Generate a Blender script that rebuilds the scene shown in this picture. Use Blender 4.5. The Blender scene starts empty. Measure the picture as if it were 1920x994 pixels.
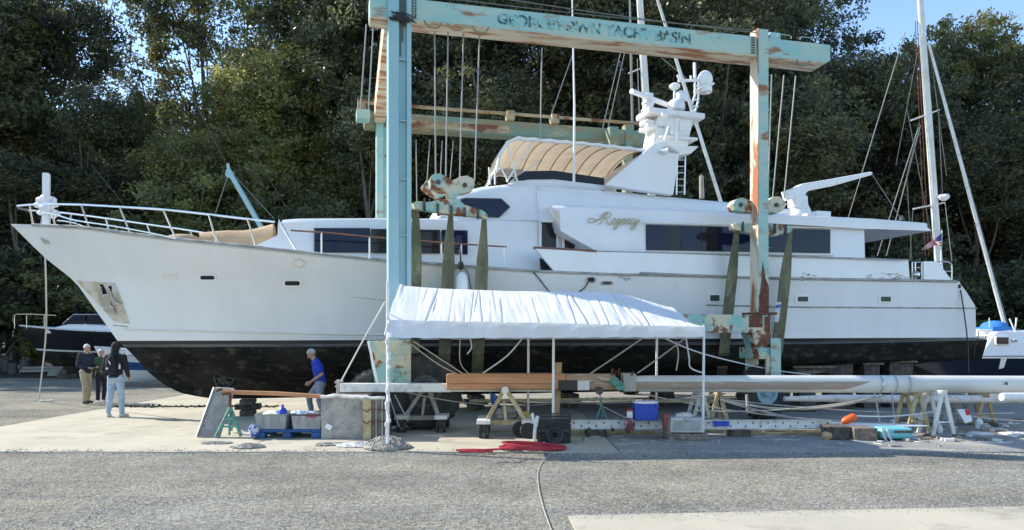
import bpy, bmesh, math, random
import numpy as np
from mathutils import Vector, Matrix, noise as mnoise
R = math.radians
random.seed(7)
sc = bpy.context.scene
col = sc.collection

# ------------------------------------------------------------------ camera, sky, sun, exposure
F = 1387.0; CAMH = 1.9; HZ = 634.0
cam = bpy.data.objects.new('camera', bpy.data.cameras.new('camera')); col.objects.link(cam)
cam.location = (0, 0, CAMH); cam.rotation_euler = (R(90), 0, 0)
cam.data.sensor_width = 36; cam.data.lens = 36 * F / 1920
cam.data.shift_y = (HZ - 497) / 1920
cam.data.clip_end = 3000; cam.data.clip_start = 0.1
sc.camera = cam
SUN = Vector((-1.36, 0.46, 1.0)).normalized()
world = bpy.data.worlds.new("World"); sc.world = world; world.use_nodes = True
nt = world.node_tree; nt.nodes.clear()
sky = nt.nodes.new('ShaderNodeTexSky'); sky.sky_type = 'NISHITA'; sky.sun_disc = False
sky.sun_elevation = math.asin(SUN.z); sky.sun_rotation = math.atan2(SUN.x, SUN.y)
sky.air_density = 1.0; sky.dust_density = 0.1; sky.ozone_density = 2.6
bg = nt.nodes.new('ShaderNodeBackground'); bg.inputs[1].default_value = 0.15
wo = nt.nodes.new('ShaderNodeOutputWorld')
nt.links.new(sky.outputs[0], bg.inputs[0]); nt.links.new(bg.outputs[0], wo.inputs[0])
sl = bpy.data.lights.new('sun', 'SUN'); sl.energy = 3.8; sl.angle = R(0.5); sl.color = (1, .93, .82)
so = bpy.data.objects.new('sun', sl); col.objects.link(so)
so.rotation_euler = SUN.to_track_quat('Z', 'Y').to_euler(); so.location = (0, 0, 60)
sc.view_settings.view_transform = 'Standard'; sc.view_settings.look = 'None'
sc.view_settings.exposure = 1.06; sc.view_settings.gamma = 1

# ------------------------------------------------------------------ helpers
def P(px, py, Y): return Vector(((px-960)*Y/F, Y, CAMH+(HZ-py)*Y/F))
def G(px, py): Y = F*CAMH/(py-HZ); return Vector(((px-960)*Y/F, Y, 0))
TH = R(14); CT, ST = math.cos(TH), math.sin(TH); DC = 20.0
def L(px, py, w=0.0):            # photograph position on the plane w metres to the near side of the yacht's centreline -> yacht frame
    a = (px-960)/F
    Y = (DC*CT - w)/(CT - a*ST)
    X = a*Y
    return Vector((X*CT+(Y-DC)*ST, -w, CAMH+(HZ-py)*Y/F))
WM = {}
def reg(o, M): WM[o.name] = M
def tag(o, label=None, cat=None, group=None, kind=None):
    if label: o['label'] = label
    if cat: o['category'] = cat
    if group: o['group'] = group
    if kind: o['kind'] = kind
    return o
def thing(name, label, cat, loc=(0, 0, 0), rz=0, group=None):
    o = bpy.data.objects.new(name, None); col.objects.link(o)
    o.empty_display_size = .1; o.location = loc; o.rotation_euler = (0, 0, rz)
    reg(o, Matrix.Translation(loc) @ Matrix.Rotation(rz, 4, 'Z'))
    return tag(o, label, cat, group)
def clone(root, loc, rz, label=None):
    r = root.copy(); col.objects.link(r); r.location = loc; r.rotation_euler = (0, 0, rz)
    if label: r['label'] = label
    for ch in list(root.children):
        c = ch.copy(); col.objects.link(c); c.parent = r
        for g in list(ch.children):
            d = g.copy(); col.objects.link(d); d.parent = c
    return r

class MB:
    def __init__(s): s.v = []; s.f = []; s.m = []; s.mi = 0
    def add(s, vs, fs):
        n = len(s.v); s.v += [Vector(v) for v in vs]
        for f in fs: s.f.append([i+n for i in f]); s.m.append(s.mi)
        return s
    def box(s, c, d, rot=None):
        c = Vector(c); x, y, z = [k/2 for k in d]
        vs = [Vector((i*x, j*y, k*z)) for i in (-1, 1) for j in (-1, 1) for k in (-1, 1)]
        if rot is not None: vs = [rot @ v for v in vs]
        return s.add([v+c for v in vs], [(0, 1, 3, 2), (4, 6, 7, 5), (0, 4, 5, 1), (2, 3, 7, 6), (0, 2, 6, 4), (1, 5, 7, 3)])
    def bx(s, x0, x1, y0, y1, z0, z1): return s.box(((x0+x1)/2, (y0+y1)/2, (z0+z1)/2), (abs(x1-x0), abs(y1-y0), abs(z1-z0)))
    def beam(s, a, b, w, h, up=(0, 0, 1)):
        a = Vector(a); b = Vector(b); d = b-a; x = d.normalized()
        y = Vector(up).cross(x)
        if y.length < 1e-4: y = Vector((0, 1, 0)).cross(x)
        y.normalize(); z = x.cross(y)
        return s.box((a+b)/2, (d.length, w, h), Matrix((x, y, z)).transposed())
    def tube(s, pts, r, n=8, cap=True, flat=1.0):
        pts = [Vector(p) for p in pts]; k = len(pts)
        rs = r if isinstance(r, (list, tuple)) else [r]*k
        base = len(s.v); ref = None; vs = []; fs = []
        for i, p in enumerate(pts):
            t = (pts[min(i+1, k-1)]-pts[max(i-1, 0)])
            if t.length < 1e-9: t = Vector((0, 0, 1))
            t.normalize()
            if ref is None: ref = Vector((0, 0, 1)) if abs(t.z) < .9 else Vector((1, 0, 0))
            a = ref - t*ref.dot(t)
            if a.length < 1e-4: a = t.orthogonal()
            a.normalize(); ref = a; b = t.cross(a)
            for j in range(n):
                q = 2*math.pi*j/n
                vs.append(p + (a*math.cos(q) + b*math.sin(q)*flat)*rs[i])
        for i in range(k-1):
            for j in range(n):
                fs.append((i*n+j, i*n+(j+1) % n, (i+1)*n+(j+1) % n, (i+1)*n+j))
        if cap: fs += [tuple(range(n))[::-1], tuple((k-1)*n+j for j in range(n))]
        return s.add(vs, fs)
    def prism(s, pts, off):              # closed outline extruded by a vector
        pts = [Vector(p) for p in pts]; n = len(pts); off = Vector(off)
        fs = [tuple(range(n)), tuple(range(2*n-1, n-1, -1))] + [(i, (i+1) % n, n+(i+1) % n, n+i) for i in range(n)]
        return s.add(pts+[p+off for p in pts], fs)
    def grid(s, rows, close=False):
        m = len(rows[0]); vs = [p for r in rows for p in r]; fs = []
        for i in range(len(rows)-1):
            for j in range(m if close else m-1):
                fs.append((i*m+j, i*m+(j+1) % m, (i+1)*m+(j+1) % m, (i+1)*m+j))
        return s.add(vs, fs)
    def lathe(s, prof, c, n=16, ax='Z'):
        c = Vector(c); rows = []
        for r, h in prof:
            row = []
            for j in range(n):
                q = 2*math.pi*j/n; x, y = r*math.cos(q), r*math.sin(q)
                row.append(c + (Vector((x, y, h)) if ax == 'Z' else Vector((x, h, y)) if ax == 'Y' else Vector((h, x, y))))
            rows.append(row)
        return s.grid(rows, True)
    def sph(s, c, r, n=12, m=8):
        r = Vector(r) if not isinstance(r, (int, float)) else Vector((r, r, r)); c = Vector(c)
        rows = [[c+Vector((r.x*math.sin(a)*math.cos(b), r.y*math.sin(a)*math.sin(b), r.z*math.cos(a))) for b in [2*math.pi*j/n for j in range(n)]]
                for a in [math.pi*(i+.001)/(m+.002) for i in range(m+1)]]
        return s.grid(rows, True)
    def xf(s, M): s.v = [M @ v for v in s.v]; return s
    def build(s, name, mats, parent=None, label=None, cat=None, group=None, kind=None, local=False, smooth=False, bevel=0, origin=None, seg=2, recalc=True, sub=0):
        me = bpy.data.meshes.new(name)
        if parent is None and origin is None and kind is None:
            xs = [v.x for v in s.v]; ys = [v.y for v in s.v]; zs = [v.z for v in s.v]
            origin = Vector(((min(xs)+max(xs))/2, (min(ys)+max(ys))/2, min(zs)))
        if parent is not None:
            inv = Matrix() if local else WM[parent.name].inverted()
        else: inv = Matrix.Translation(-Vector(origin)) if origin is not None else Matrix()
        me.from_pydata([tuple(inv @ v) for v in s.v], [], s.f)
        if not isinstance(mats, (list, tuple)): mats = [mats]
        for m in mats: me.materials.append(m)
        if len(mats) > 1: me.polygons.foreach_set('material_index', s.m)
        if recalc:
            b = bmesh.new(); b.from_mesh(me); bmesh.ops.recalc_face_normals(b, faces=b.faces); b.to_mesh(me); b.free()
        if smooth:
            me.polygons.foreach_set('use_smooth', [True]*len(me.polygons))
            try: me.set_sharp_from_angle(angle=R(smooth if smooth is not True else 40))
            except Exception: pass
        o = bpy.data.objects.new(name, me); col.objects.link(o)
        if parent is not None: o.parent = parent; reg(o, WM[parent.name])
        elif origin is not None: o.location = origin; reg(o, Matrix.Translation(origin))
        else: reg(o, Matrix())
        if bevel:
            m = o.modifiers.new('bevel', 'BEVEL'); m.width = bevel; m.segments = seg; m.limit_method = 'ANGLE'; m.angle_limit = R(35)
        if sub:
            m = o.modifiers.new('sub', 'SUBSURF'); m.levels = sub; m.render_levels = sub
        return tag(o, label, cat, group, kind)

def smooth_path(pts, n=6):
    pts = [Vector(p) for p in pts]; out = []
    for i in range(len(pts)-1):
        p0 = pts[max(i-1, 0)]; p1 = pts[i]; p2 = pts[i+1]; p3 = pts[min(i+2, len(pts)-1)]
        for k in range(n):
            t = k/n
            out.append(.5*((2*p1)+(p2-p0)*t+(2*p0-5*p1+4*p2-p3)*t*t+(3*p1-p0-3*p2+p3)*t**3))
    out.append(pts[-1]); return out
def sag(a, b, d, n=12):
    a = Vector(a); b = Vector(b)
    return [a.lerp(b, i/n)-Vector((0, 0, d*4*(i/n)*(1-i/n))) for i in range(n+1)]
def interp(x, pts):
    if x <= pts[0][0]:
        return pts[0][1]
    for (a, b), (c, d) in zip(pts, pts[1:]):
        if x <= c: return b+(d-b)*(x-a)/(c-a+1e-12)
    return pts[-1][1]

# ------------------------------------------------------------------ materials
def N(nt, t, **k):
    n = nt.nodes.new(t)
    for a, b in k.items(): setattr(n, a, b)
    return n
def mat(name, c, rough=.6, metal=0, c2=None, scale=3, lo=.4, hi=.6, bump=0, bscale=40, spec=.5, c3=None, s3=12, lo3=.55, hi3=.65, stretch=None, coat=0, trans=0, detail=6, alpha=1):
    m = bpy.data.materials.new(name); m.use_nodes = True; t = m.node_tree; b = t.nodes['Principled BSDF']
    b.inputs['Base Color'].default_value = (*c, 1); b.inputs['Roughness'].default_value = rough; b.inputs['Metallic'].default_value = metal
    b.inputs['Specular IOR Level'].default_value = spec; b.inputs['Coat Weight'].default_value = coat
    tc = N(t, 'ShaderNodeTexCoord'); vec = tc.outputs['Object']
    if stretch:
        mp = N(t, 'ShaderNodeMapping'); mp.inputs['Scale'].default_value = stretch; t.links.new(vec, mp.inputs[0]); vec = mp.outputs[0]
    cur = None
    def layer(prev, colr, sc_, lo_, hi_, off):
        nz = N(t, 'ShaderNodeTexNoise'); nz.inputs['Scale'].default_value = sc_; nz.inputs['Detail'].default_value = detail; nz.inputs['Roughness'].default_value = .62
        mp2 = N(t, 'ShaderNodeMapping'); mp2.inputs['Location'].default_value = (off, off*1.7, off*.3); t.links.new(vec, mp2.inputs[0]); t.links.new(mp2.outputs[0], nz.inputs[0])
        mr = N(t, 'ShaderNodeMapRange'); mr.inputs[1].default_value = lo_; mr.inputs[2].default_value = hi_; t.links.new(nz.outputs[0], mr.inputs[0])
        mx = N(t, 'ShaderNodeMix', data_type='RGBA'); t.links.new(mr.outputs[0], mx.inputs[0])
        if prev is None: mx.inputs[6].default_value = (*c, 1)
        else: t.links.new(prev, mx.inputs[6])
        mx.inputs[7].default_value = (*colr, 1); return mx.outputs[2]
    if c2: cur = layer(None, c2, scale, lo, hi, 0)
    if c3: cur = layer(cur, c3, s3, lo3, hi3, 7.3)
    if cur is not None: t.links.new(cur, b.inputs['Base Color'])
    if bump:
        nz = N(t, 'ShaderNodeTexNoise'); nz.inputs['Scale'].default_value = bscale; nz.inputs['Detail'].default_value = 5; t.links.new(vec, nz.inputs[0])
        bp = N(t, 'ShaderNodeBump'); bp.inputs['Strength'].default_value = bump; bp.inputs['Distance'].default_value = .02
        t.links.new(nz.outputs[0], bp.inputs['Height']); t.links.new(bp.outputs[0], b.inputs['Normal'])
    if trans:
        tr = N(t, 'ShaderNodeBsdfTranslucent'); mx = N(t, 'ShaderNodeMixShader'); mx.inputs[0].default_value = trans
        if cur is not None: t.links.new(cur, tr.inputs[0])
        else: tr.inputs[0].default_value = (*c, 1)
        o = t.nodes['Material Output']; t.links.new(b.outputs[0], mx.inputs[1]); t.links.new(tr.outputs[0], mx.inputs[2]); t.links.new(mx.outputs[0], o.inputs[0])
    return m
M = {}
M['gel'] = mat('gelcoat', (.77, .78, .78), .28, c2=(.69, .70, .69), scale=.7, lo=.4, hi=.7, coat=.2, c3=(.64, .63, .6), s3=2.3, lo3=.62, hi3=.9, stretch=(1, 1, .35), bump=.05, bscale=1.6)
M['gel2'] = mat('deckhouse_white', (.76, .77, .78), .3, c2=(.7, .71, .71), scale=.9, lo=.45, hi=.7, coat=.1)
M['cream'] = mat('sun_aged_cream', (.72, .70, .62), .45, c2=(.66, .63, .54), scale=2)
M['white'] = mat('white_paint', (.78, .78, .77), .4, c2=(.68, .67, .64), scale=5, lo=.5, hi=.75)
M['dirtywhite'] = mat('dirty_white_paint', (.70, .69, .65), .55, c2=(.45, .41, .34), scale=6, lo=.5, hi=.72, c3=(.25, .2, .15), s3=20, lo3=.62, hi3=.75)
M['black'] = mat('black_paint', (.012, .013, .015), .35)
M['bottom'] = mat('antifouling', (.006, .006, .006), .85, spec=.2, c2=(.028, .026, .02), scale=1.6, lo=.4, hi=.7, c3=(.10, .088, .065), s3=6, lo3=.54, hi3=.8, bump=.3, bscale=25, stretch=(.5, 1, 1))
M['bottomgrey'] = mat('faded_boot_top', (.12, .12, .115), .7, c2=(.05, .05, .05), scale=3, lo=.4, hi=.65, stretch=(.3, 1, 3))
M['glass'] = mat('dark_glass', (.008, .013, .04), .05, spec=.22)
M['glassb'] = mat('bronze_glass', (.022, .02, .022), .08, spec=.22)
M['glassg'] = mat('green_glass', (.05, .08, .07), .1)
M['steel'] = mat('stainless', (.62, .62, .62), .25, 1)
M['plate'] = mat('anchor_plate', (.72, .71, .68), .3, .55, c2=(.55, .48, .30), scale=3.5, lo=.42, hi=.62, bump=.25, bscale=5)
M['alu'] = mat('aluminium', (.55, .56, .57), .42, .8, c2=(.4, .41, .42), scale=6)
M['teak'] = mat('teak_rail', (.16, .07, .04), .5, c2=(.25, .12, .07), scale=14, stretch=(.2, 1, 1))
M['gold'] = mat('gold_script', (.46, .40, .22), .5, .1)
M['tan'] = mat('tan_canvas', (.50, .36, .22), .9, c2=(.42, .29, .17), scale=3, bump=.3, bscale=12)
M['bimini'] = mat('bimini_canvas', (.80, .73, .62), .9, trans=.6, c2=(.76, .68, .57), scale=2)
M['strake'] = mat('strake_line', (.24, .24, .22), .6, c2=(.42, .41, .38), scale=8, lo=.4, hi=.6, stretch=(.4, 1, 1))
RUST = (.20, .065, .022); CRM = (.62, .55, .40)
M['tealA'] = mat('lift_teal_upright', (.27, .46, .50), .55, c2=(.32, .50, .52), scale=2, c3=(.3, .2, .1), s3=3.5, lo3=.68, hi3=.8, stretch=(1, 1, .35))
M['tealB'] = mat('lift_teal_beam', (.27, .49, .47), .6, c2=(.40, .52, .44), scale=1.5, c3=(.28, .12, .045), s3=2.2, lo3=.57, hi3=.66, stretch=(.5, 1, 1.6))
M['tealR'] = mat('lift_teal_rusted', (.26, .48, .43), .65, c2=(.58, .53, .38), scale=2.2, lo=.42, hi=.55, c3=RUST, s3=3.2, lo3=.52, hi3=.6, bump=.25, bscale=20)
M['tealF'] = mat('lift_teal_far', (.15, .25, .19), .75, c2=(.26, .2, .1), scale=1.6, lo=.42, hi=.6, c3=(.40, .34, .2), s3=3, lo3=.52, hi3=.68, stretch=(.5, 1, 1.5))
M['rustcream'] = mat('lift_cream_rust', CRM, .65, c2=(.36, .15, .06), scale=2.6, lo=.47, hi=.58, c3=(.30, .50, .44), s3=4, lo3=.62, hi3=.7, stretch=(.3, 1.6, 2))
M['rustcreamv'] = mat('lift_cream_rust_upright', (.66, .58, .44), .65, c2=(.33, .11, .035), scale=1.5, lo=.47, hi=.57, c3=(.30, .50, .46), s3=5, lo3=.6, hi3=.68, stretch=(2, 2, .45))
M['rustdark'] = mat('lift_brown_rail', (.30, .2, .1), .8, c2=(.42, .36, .22), scale=2, c3=(.17, .06, .03), s3=3, lo3=.5, hi3=.6, stretch=(.5, 1, 1))
M['rust'] = mat('heavy_rust', (.17, .05, .025), .8, c2=(.09, .03, .02), scale=9, c3=(.35, .3, .2), s3=6, lo3=.6, hi3=.7)
M['cable'] = mat('wire_rope', (.30, .30, .28), .6)
M['cabledark'] = mat('wire_rope_greased', (.12, .13, .12), .6)
M['sling'] = mat('sling_webbing', (.20, .19, .12), .9, c2=(.12, .12, .075), scale=3, bump=.4, bscale=60, c3=(.34, .33, .25), s3=4, lo3=.56, hi3=.75, stretch=(1, 1, .5))
M['slingw'] = mat('sling_webbing_bleached', (.36, .34, .26), .9, c2=(.2, .19, .12), scale=4, bump=.4, bscale=60)
M['tyre'] = mat('tyre_rubber', (.025, .025, .027), .8, c2=(.05, .05, .05), scale=5, bump=.3, bscale=20)
M['tent'] = mat('tent_canvas', (.80, .80, .80), .75, trans=.18, c2=(.72, .72, .71), scale=1.5, lo=.5, hi=.75, bump=.1, bscale=10)
M['rope'] = mat('rope', (.42, .40, .35), .9)
M['ropew'] = mat('white_rope', (.6, .6, .58), .9)
M['wood'] = mat('raw_timber', (.48, .34, .19), .75, c2=(.36, .23, .12), scale=8, stretch=(1, 1, .2), bump=.15)
M['woodgrey'] = mat('weathered_timber', (.36, .34, .30), .85, c2=(.25, .23, .19), scale=8, stretch=(1, 1, .3), bump=.2)
M['woodyel'] = mat('yellow_timber', (.50, .42, .25), .8, c2=(.34, .27, .14), scale=6, bump=.2)
M['spar'] = mat('varnished_spar', (.55, .26, .12), .38, c2=(.42, .19, .08), scale=3.5, stretch=(.25, 4, 4), coat=.2)
M['spard'] = mat('sanded_spar', (.42, .30, .2), .6, c2=(.34, .2, .12), scale=4, stretch=(.4, 2, 2), c3=(.55, .5, .42), s3=6)
M['sparw'] = mat('white_spar', (.66, .655, .61), .42, c2=(.52, .50, .43), scale=2.5, lo=.48, hi=.7, stretch=(.3, 1, 1))
M['primer'] = mat('brown_primer', (.36, .27, .2), .7, c2=(.5, .45, .38), scale=3, lo=.55, hi=.75, stretch=(.4, 1, 4))
M['plastic_blue'] = mat('blue_plastic', (.012, .06, .42), .45)
M['blue_paint'] = mat('blue_paint', (.015, .10, .26), .55, c2=(.012, .06, .17), scale=6)
M['grey_plastic'] = mat('grey_plastic', (.40, .40, .39), .6, c2=(.3, .3, .29), scale=5)
M['black_plastic'] = mat('black_plastic', (.02, .021, .024), .5)
M['stone'] = mat('grey_board', (.40, .37, .33), .85, c2=(.29, .26, .23), scale=2.2, lo=.45, hi=.56, c3=(.20, .16, .14), s3=5, lo3=.57, hi3=.7, bump=.3, bscale=30)
M['red'] = mat('red_hose', (.36, .02, .035), .45)
M['red2'] = mat('red_plastic', (.5, .04, .03), .5)
M['orange'] = mat('orange_float', (.75, .12, .02), .5)
M['teal_stand'] = mat('teal_stand', (.12, .34, .28), .6, c2=(.08, .2, .16), scale=12, c3=RUST, s3=9, lo3=.6, hi3=.7)
M['teal_plastic'] = mat('turquoise_plastic', (.16, .48, .52), .5)
M['brick'] = mat('block_brown', (.13, .10, .08), .9, c2=(.26, .2, .15), scale=14)
M['block'] = mat('blocking_timber', (.12, .10, .08), .9, c2=(.05, .045, .04), scale=7, bump=.3)
M['letters'] = mat('worn_lettering', (.035, .10, .11), .7, c2=(.25, .53, .50), scale=3.4, lo=.44, hi=.52)
M['navy'] = mat('navy_hull', (.012, .022, .05), .22, coat=.3)
M['blackhull'] = mat('dark_hull', (.01, .011, .013), .25)
M['canvasblue'] = mat('blue_canvas', (.03, .18, .5), .8)
M['bark'] = mat('bark', (.085, .07, .055), .95, c2=(.13, .12, .1), scale=6, bump=.6, bscale=14, stretch=(1, 1, .25))
# ------------------------------------------------------------------ ground
def gravel_mat():
    m = bpy.data.materials.new('gravel'); m.use_nodes = True; t = m.node_tree; b = t.nodes['Principled BSDF']; b.inputs['Roughness'].default_value = .95; b.inputs['Specular IOR Level'].default_value = .2
    tc = N(t, 'ShaderNodeTexCoord'); v = tc.outputs['Object']
    vo = N(t, 'ShaderNodeTexVoronoi'); vo.inputs['Scale'].default_value = 38; t.links.new(v, vo.inputs[0])
    vo2 = N(t, 'ShaderNodeTexVoronoi'); vo2.inputs['Scale'].default_value = 90; t.links.new(v, vo2.inputs[0])
    n1 = N(t, 'ShaderNodeTexNoise'); n1.inputs['Scale'].default_value = .45; n1.inputs['Detail'].default_value = 8; n1.inputs['Roughness'].default_value = .65; t.links.new(v, n1.inputs[0])
    n2 = N(t, 'ShaderNodeTexNoise'); n2.inputs['Scale'].default_value = 9; n2.inputs['Detail'].default_value = 6; t.links.new(v, n2.inputs[0])
    cr = N(t, 'ShaderNodeValToRGB'); e = cr.color_ramp.elements; e[0].color = (.16, .152, .125, 1); e[1].color = (.39, .37, .31, 1); e[1].position = 1
    k = e.new(.5); k.color = (.26, .248, .206, 1)
    sx = N(t, 'ShaderNodeSeparateColor'); t.links.new(vo.outputs['Color'], sx.inputs[0]); t.links.new(sx.outputs[0], cr.inputs[0])
    mx = N(t, 'ShaderNodeMix', data_type='RGBA', blend_type='MULTIPLY'); mx.inputs[0].default_value = 1
    mr = N(t, 'ShaderNodeMapRange'); mr.inputs[1].default_value = .3; mr.inputs[2].default_value = .7; mr.inputs[3].default_value = .66; mr.inputs[4].default_value = 1.34; t.links.new(n1.outputs[0], mr.inputs[0])
    cb = N(t, 'ShaderNodeCombineColor'); [t.links.new(mr.outputs[0], cb.inputs[i]) for i in range(3)]
    t.links.new(cr.outputs[0], mx.inputs[6]); t.links.new(cb.outputs[0], mx.inputs[7])
    mx2 = N(t, 'ShaderNodeMix', data_type='RGBA', blend_type='MULTIPLY'); mx2.inputs[0].default_value = 1
    mr2 = N(t, 'ShaderNodeMapRange'); mr2.inputs[1].default_value = .3; mr2.inputs[2].default_value = .7; mr2.inputs[3].default_value = .84; mr2.inputs[4].default_value = 1.16; t.links.new(n2.outputs[0], mr2.inputs[0])
    cb2 = N(t, 'ShaderNodeCombineColor'); [t.links.new(mr2.outputs[0], cb2.inputs[i]) for i in range(3)]
    t.links.new(mx.outputs[2], mx2.inputs[6]); t.links.new(cb2.outputs[0], mx2.inputs[7]); t.links.new(mx2.outputs[2], b.inputs[0])
    mp3 = N(t, 'ShaderNodeMapping'); mp3.inputs['Scale'].default_value = (.16, 1.1, 1); t.links.new(v, mp3.inputs[0])
    n3 = N(t, 'ShaderNodeTexNoise'); n3.inputs['Scale'].default_value = 1.3; n3.inputs['Detail'].default_value = 7; n3.inputs['Roughness'].default_value = .6; t.links.new(mp3.outputs[0], n3.inputs[0])
    cr3 = N(t, 'ShaderNodeValToRGB'); e3 = cr3.color_ramp.elements; e3[0].position = .36; e3[0].color = (.80, .82, .84, 1); e3[1].position = .66; e3[1].color = (1.0, .97, .90, 1); t.links.new(n3.outputs[0], cr3.inputs[0])
    mx3 = N(t, 'ShaderNodeMix', data_type='RGBA', blend_type='MULTIPLY'); mx3.inputs[0].default_value = 1; t.links.new(mx2.outputs[2], mx3.inputs[6]); t.links.new(cr3.outputs[0], mx3.inputs[7]); t.links.new(mx3.outputs[2], b.inputs[0])
    ad = N(t, 'ShaderNodeMath'); ad.operation = 'ADD'; t.links.new(vo.outputs[0], ad.inputs[0]); t.links.new(vo2.outputs[0], ad.inputs[1])
    a2 = N(t, 'ShaderNodeMath'); a2.operation = 'MULTIPLY_ADD'; a2.inputs[1].default_value = -1.2; t.links.new(ad.outputs[0], a2.inputs[0]); t.links.new(n2.outputs[0], a2.inputs[2])
    bp = N(t, 'ShaderNodeBump'); bp.inputs['Strength'].default_value = .45; bp.inputs['Distance'].default_value = .03; t.links.new(a2.outputs[0], bp.inputs['Height']); t.links.new(bp.outputs[0], b.inputs['Normal'])
    return m
M['gravel'] = gravel_mat()
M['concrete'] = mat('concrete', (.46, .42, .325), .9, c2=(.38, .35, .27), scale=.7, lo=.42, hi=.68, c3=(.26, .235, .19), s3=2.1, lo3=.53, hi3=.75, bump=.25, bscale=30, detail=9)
M['concrete_shade'] = mat('shade_darkened_concrete', (.31, .295, .26), .9, c2=(.22, .215, .2), scale=.8, lo=.42, hi=.62, c3=(.42, .39, .32), s3=2.4, lo3=.6, hi3=.72, bump=.25, bscale=30, detail=9)  # darker concrete: shade under the yacht and at the right put into the colour
M['pebble'] = mat('pebble', (.42, .41, .38), .9, c2=(.22, .21, .2), scale=9, lo=.4, hi=.6, c3=(.58, .56, .52), s3=13, lo3=.56, hi3=.62)
M['soil'] = mat('forest_floor', (.05, .042, .03), 1, c2=(.03, .035, .018), scale=1, bump=.6, bscale=3)
g = MB()
xs = [-400, -120, -60] + [-40+i*.8 for i in range(101)] + [60, 120, 400]
ys = [-200, -20, 0, 4] + [5+i*.8 for i in range(45)] + [45, 60, 120, 700]
def gz(x, y):
    z = -.018 + .014*mnoise.noise(Vector((x*.5, y*.5, 0))) + .008*mnoise.noise(Vector((x*1.7, y*1.7, 3)))
    return min(z, -.005)
g.grid([[Vector((x, y, gz(x, y))) for x in xs] for y in ys])
g.build('ground', M['gravel'], kind='structure', smooth=True)
sfl = MB(); sfl.grid([[Vector((x, y+1.2*mnoise.noise(Vector((x*.2, 0, 9))), .02+.9*max(0, (y-36)/30)+(.2*mnoise.noise(Vector((x*.3, y*.3, 0))) if y > 35 else -.06))) for x in range(-90, 91, 3)] for y in [34, 35, 36, 38, 42, 48, 56, 66, 90]])
sfl.build('forest_floor', M['soil'], kind='structure', smooth=True)
# concrete apron in slabs with recessed joints
pv = MB(); pv.bx(-10.9, 34, 12.47, 29.9, -.09, -.03)
pav = pv.build('pavement', M['soil'], kind='structure')
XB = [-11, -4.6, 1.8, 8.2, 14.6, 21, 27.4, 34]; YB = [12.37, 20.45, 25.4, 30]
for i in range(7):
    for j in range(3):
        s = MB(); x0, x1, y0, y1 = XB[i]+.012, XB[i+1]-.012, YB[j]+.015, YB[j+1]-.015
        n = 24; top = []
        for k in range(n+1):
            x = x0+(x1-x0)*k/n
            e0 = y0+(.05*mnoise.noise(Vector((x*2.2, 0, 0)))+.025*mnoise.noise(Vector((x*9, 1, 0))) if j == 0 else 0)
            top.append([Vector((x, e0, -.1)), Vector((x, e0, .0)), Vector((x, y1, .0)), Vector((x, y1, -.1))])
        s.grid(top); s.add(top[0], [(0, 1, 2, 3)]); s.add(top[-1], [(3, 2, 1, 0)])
        s.build('concrete_slab', M['concrete_shade'] if i >= 2 or (i == 1 and j >= 1) else M['concrete'], pav, smooth=25)  # slabs under the yacht and to the right take the colour with painted shade
s = MB(); n = 30; a = G(1065, 966); bq = G(1990, 948); fr = []
for k in range(n+1):
    p = a.lerp(bq, k/n); jy = .035*mnoise.noise(Vector((p.x*3, 5, 0)))+.02*mnoise.noise(Vector((p.x*11, 5, 0)))
    q = Vector((.8+(p.x-a.x)*1.0, 3.0, 0)); fr.append([p+Vector((0, jy, -.06)), p+Vector((0, jy, 0)), q, q+Vector((0, 0, -.06))])
s.grid(fr); s.add(fr[0], [(0, 1, 2, 3)]); s.add(fr[-1], [(3, 2, 1, 0)])
s.build('path', M['concrete'], kind='structure', smooth=25)

# loose stones and joint weeds (uncountable)
rng = np.random.default_rng(3)
def stones(n, fx, smin, smax, name, mt):
    vv = []; ff = []; o = np.array([(1, 0, 0), (-1, 0, 0), (0, 1, 0), (0, -1, 0), (0, 0, 1), (0, 0, -1)], float)
    tri = np.array([(0, 2, 4), (2, 1, 4), (1, 3, 4), (3, 0, 4), (2, 0, 5), (1, 2, 5), (3, 1, 5), (0, 3, 5)])
    for i in range(n):
        x, y, z = fx(); s_ = smin+(smax-smin)*rng.random()**3
        a_ = rng.random()*6.28; ro = np.array([[math.cos(a_), -math.sin(a_), 0], [math.sin(a_), math.cos(a_), 0], [0, 0, 1]])
        vv.append(((o*(rng.random((6, 1))*.5+.7))*np.array([1, .8, .55])*s_)@ro.T+np.array([x, y, z+s_*.15])); ff.append(tri+6*i)
    me = bpy.data.meshes.new(name); me.from_pydata(np.concatenate(vv).tolist(), [], np.concatenate(ff).tolist()); me.materials.append(mt)
    o_ = bpy.data.objects.new(name, me); col.objects.link(o_); return tag(o_, kind='stuff')
def f1():
    y = 7.0+5.4*rng.random()**1.3; x = (rng.random()*2-1)*.75*y; return x, y, gz(x, y)
tag(stones(26000, f1, .005, .017, 'gravel', M['pebble']), 'loose grey stones lying over the gravel yard')
def f2():
    x = -12+30*rng.random(); y = 12.37+rng.normal()*.16; return x, y, 0 if y > 12.4 else gz(x, y)
tag(stones(6500, f2, .006, .024, 'gravel', M['pebble']), 'stones spilled along the front edge of the concrete')
def f4():
    x = .4+8*rng.random(); a_ = G(1065, 966); b_ = G(1990, 948); y = a_.y+(b_.y-a_.y)*(x-a_.x)/(b_.x-a_.x)+rng.normal()*.10; return x, y, 0
tag(stones(3000, f4, .004, .014, 'gravel', M['pebble']), 'stones spilled along the edge of the near concrete path')
def f3():
    x = -11+4.5*rng.random(); y = 20.45+rng.normal()*.12; return x, y, 0
tag(stones(900, f3, .02, .07, 'debris', M['soil']), 'dark dirt and weeds gathered in the joint between concrete slabs')

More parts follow.
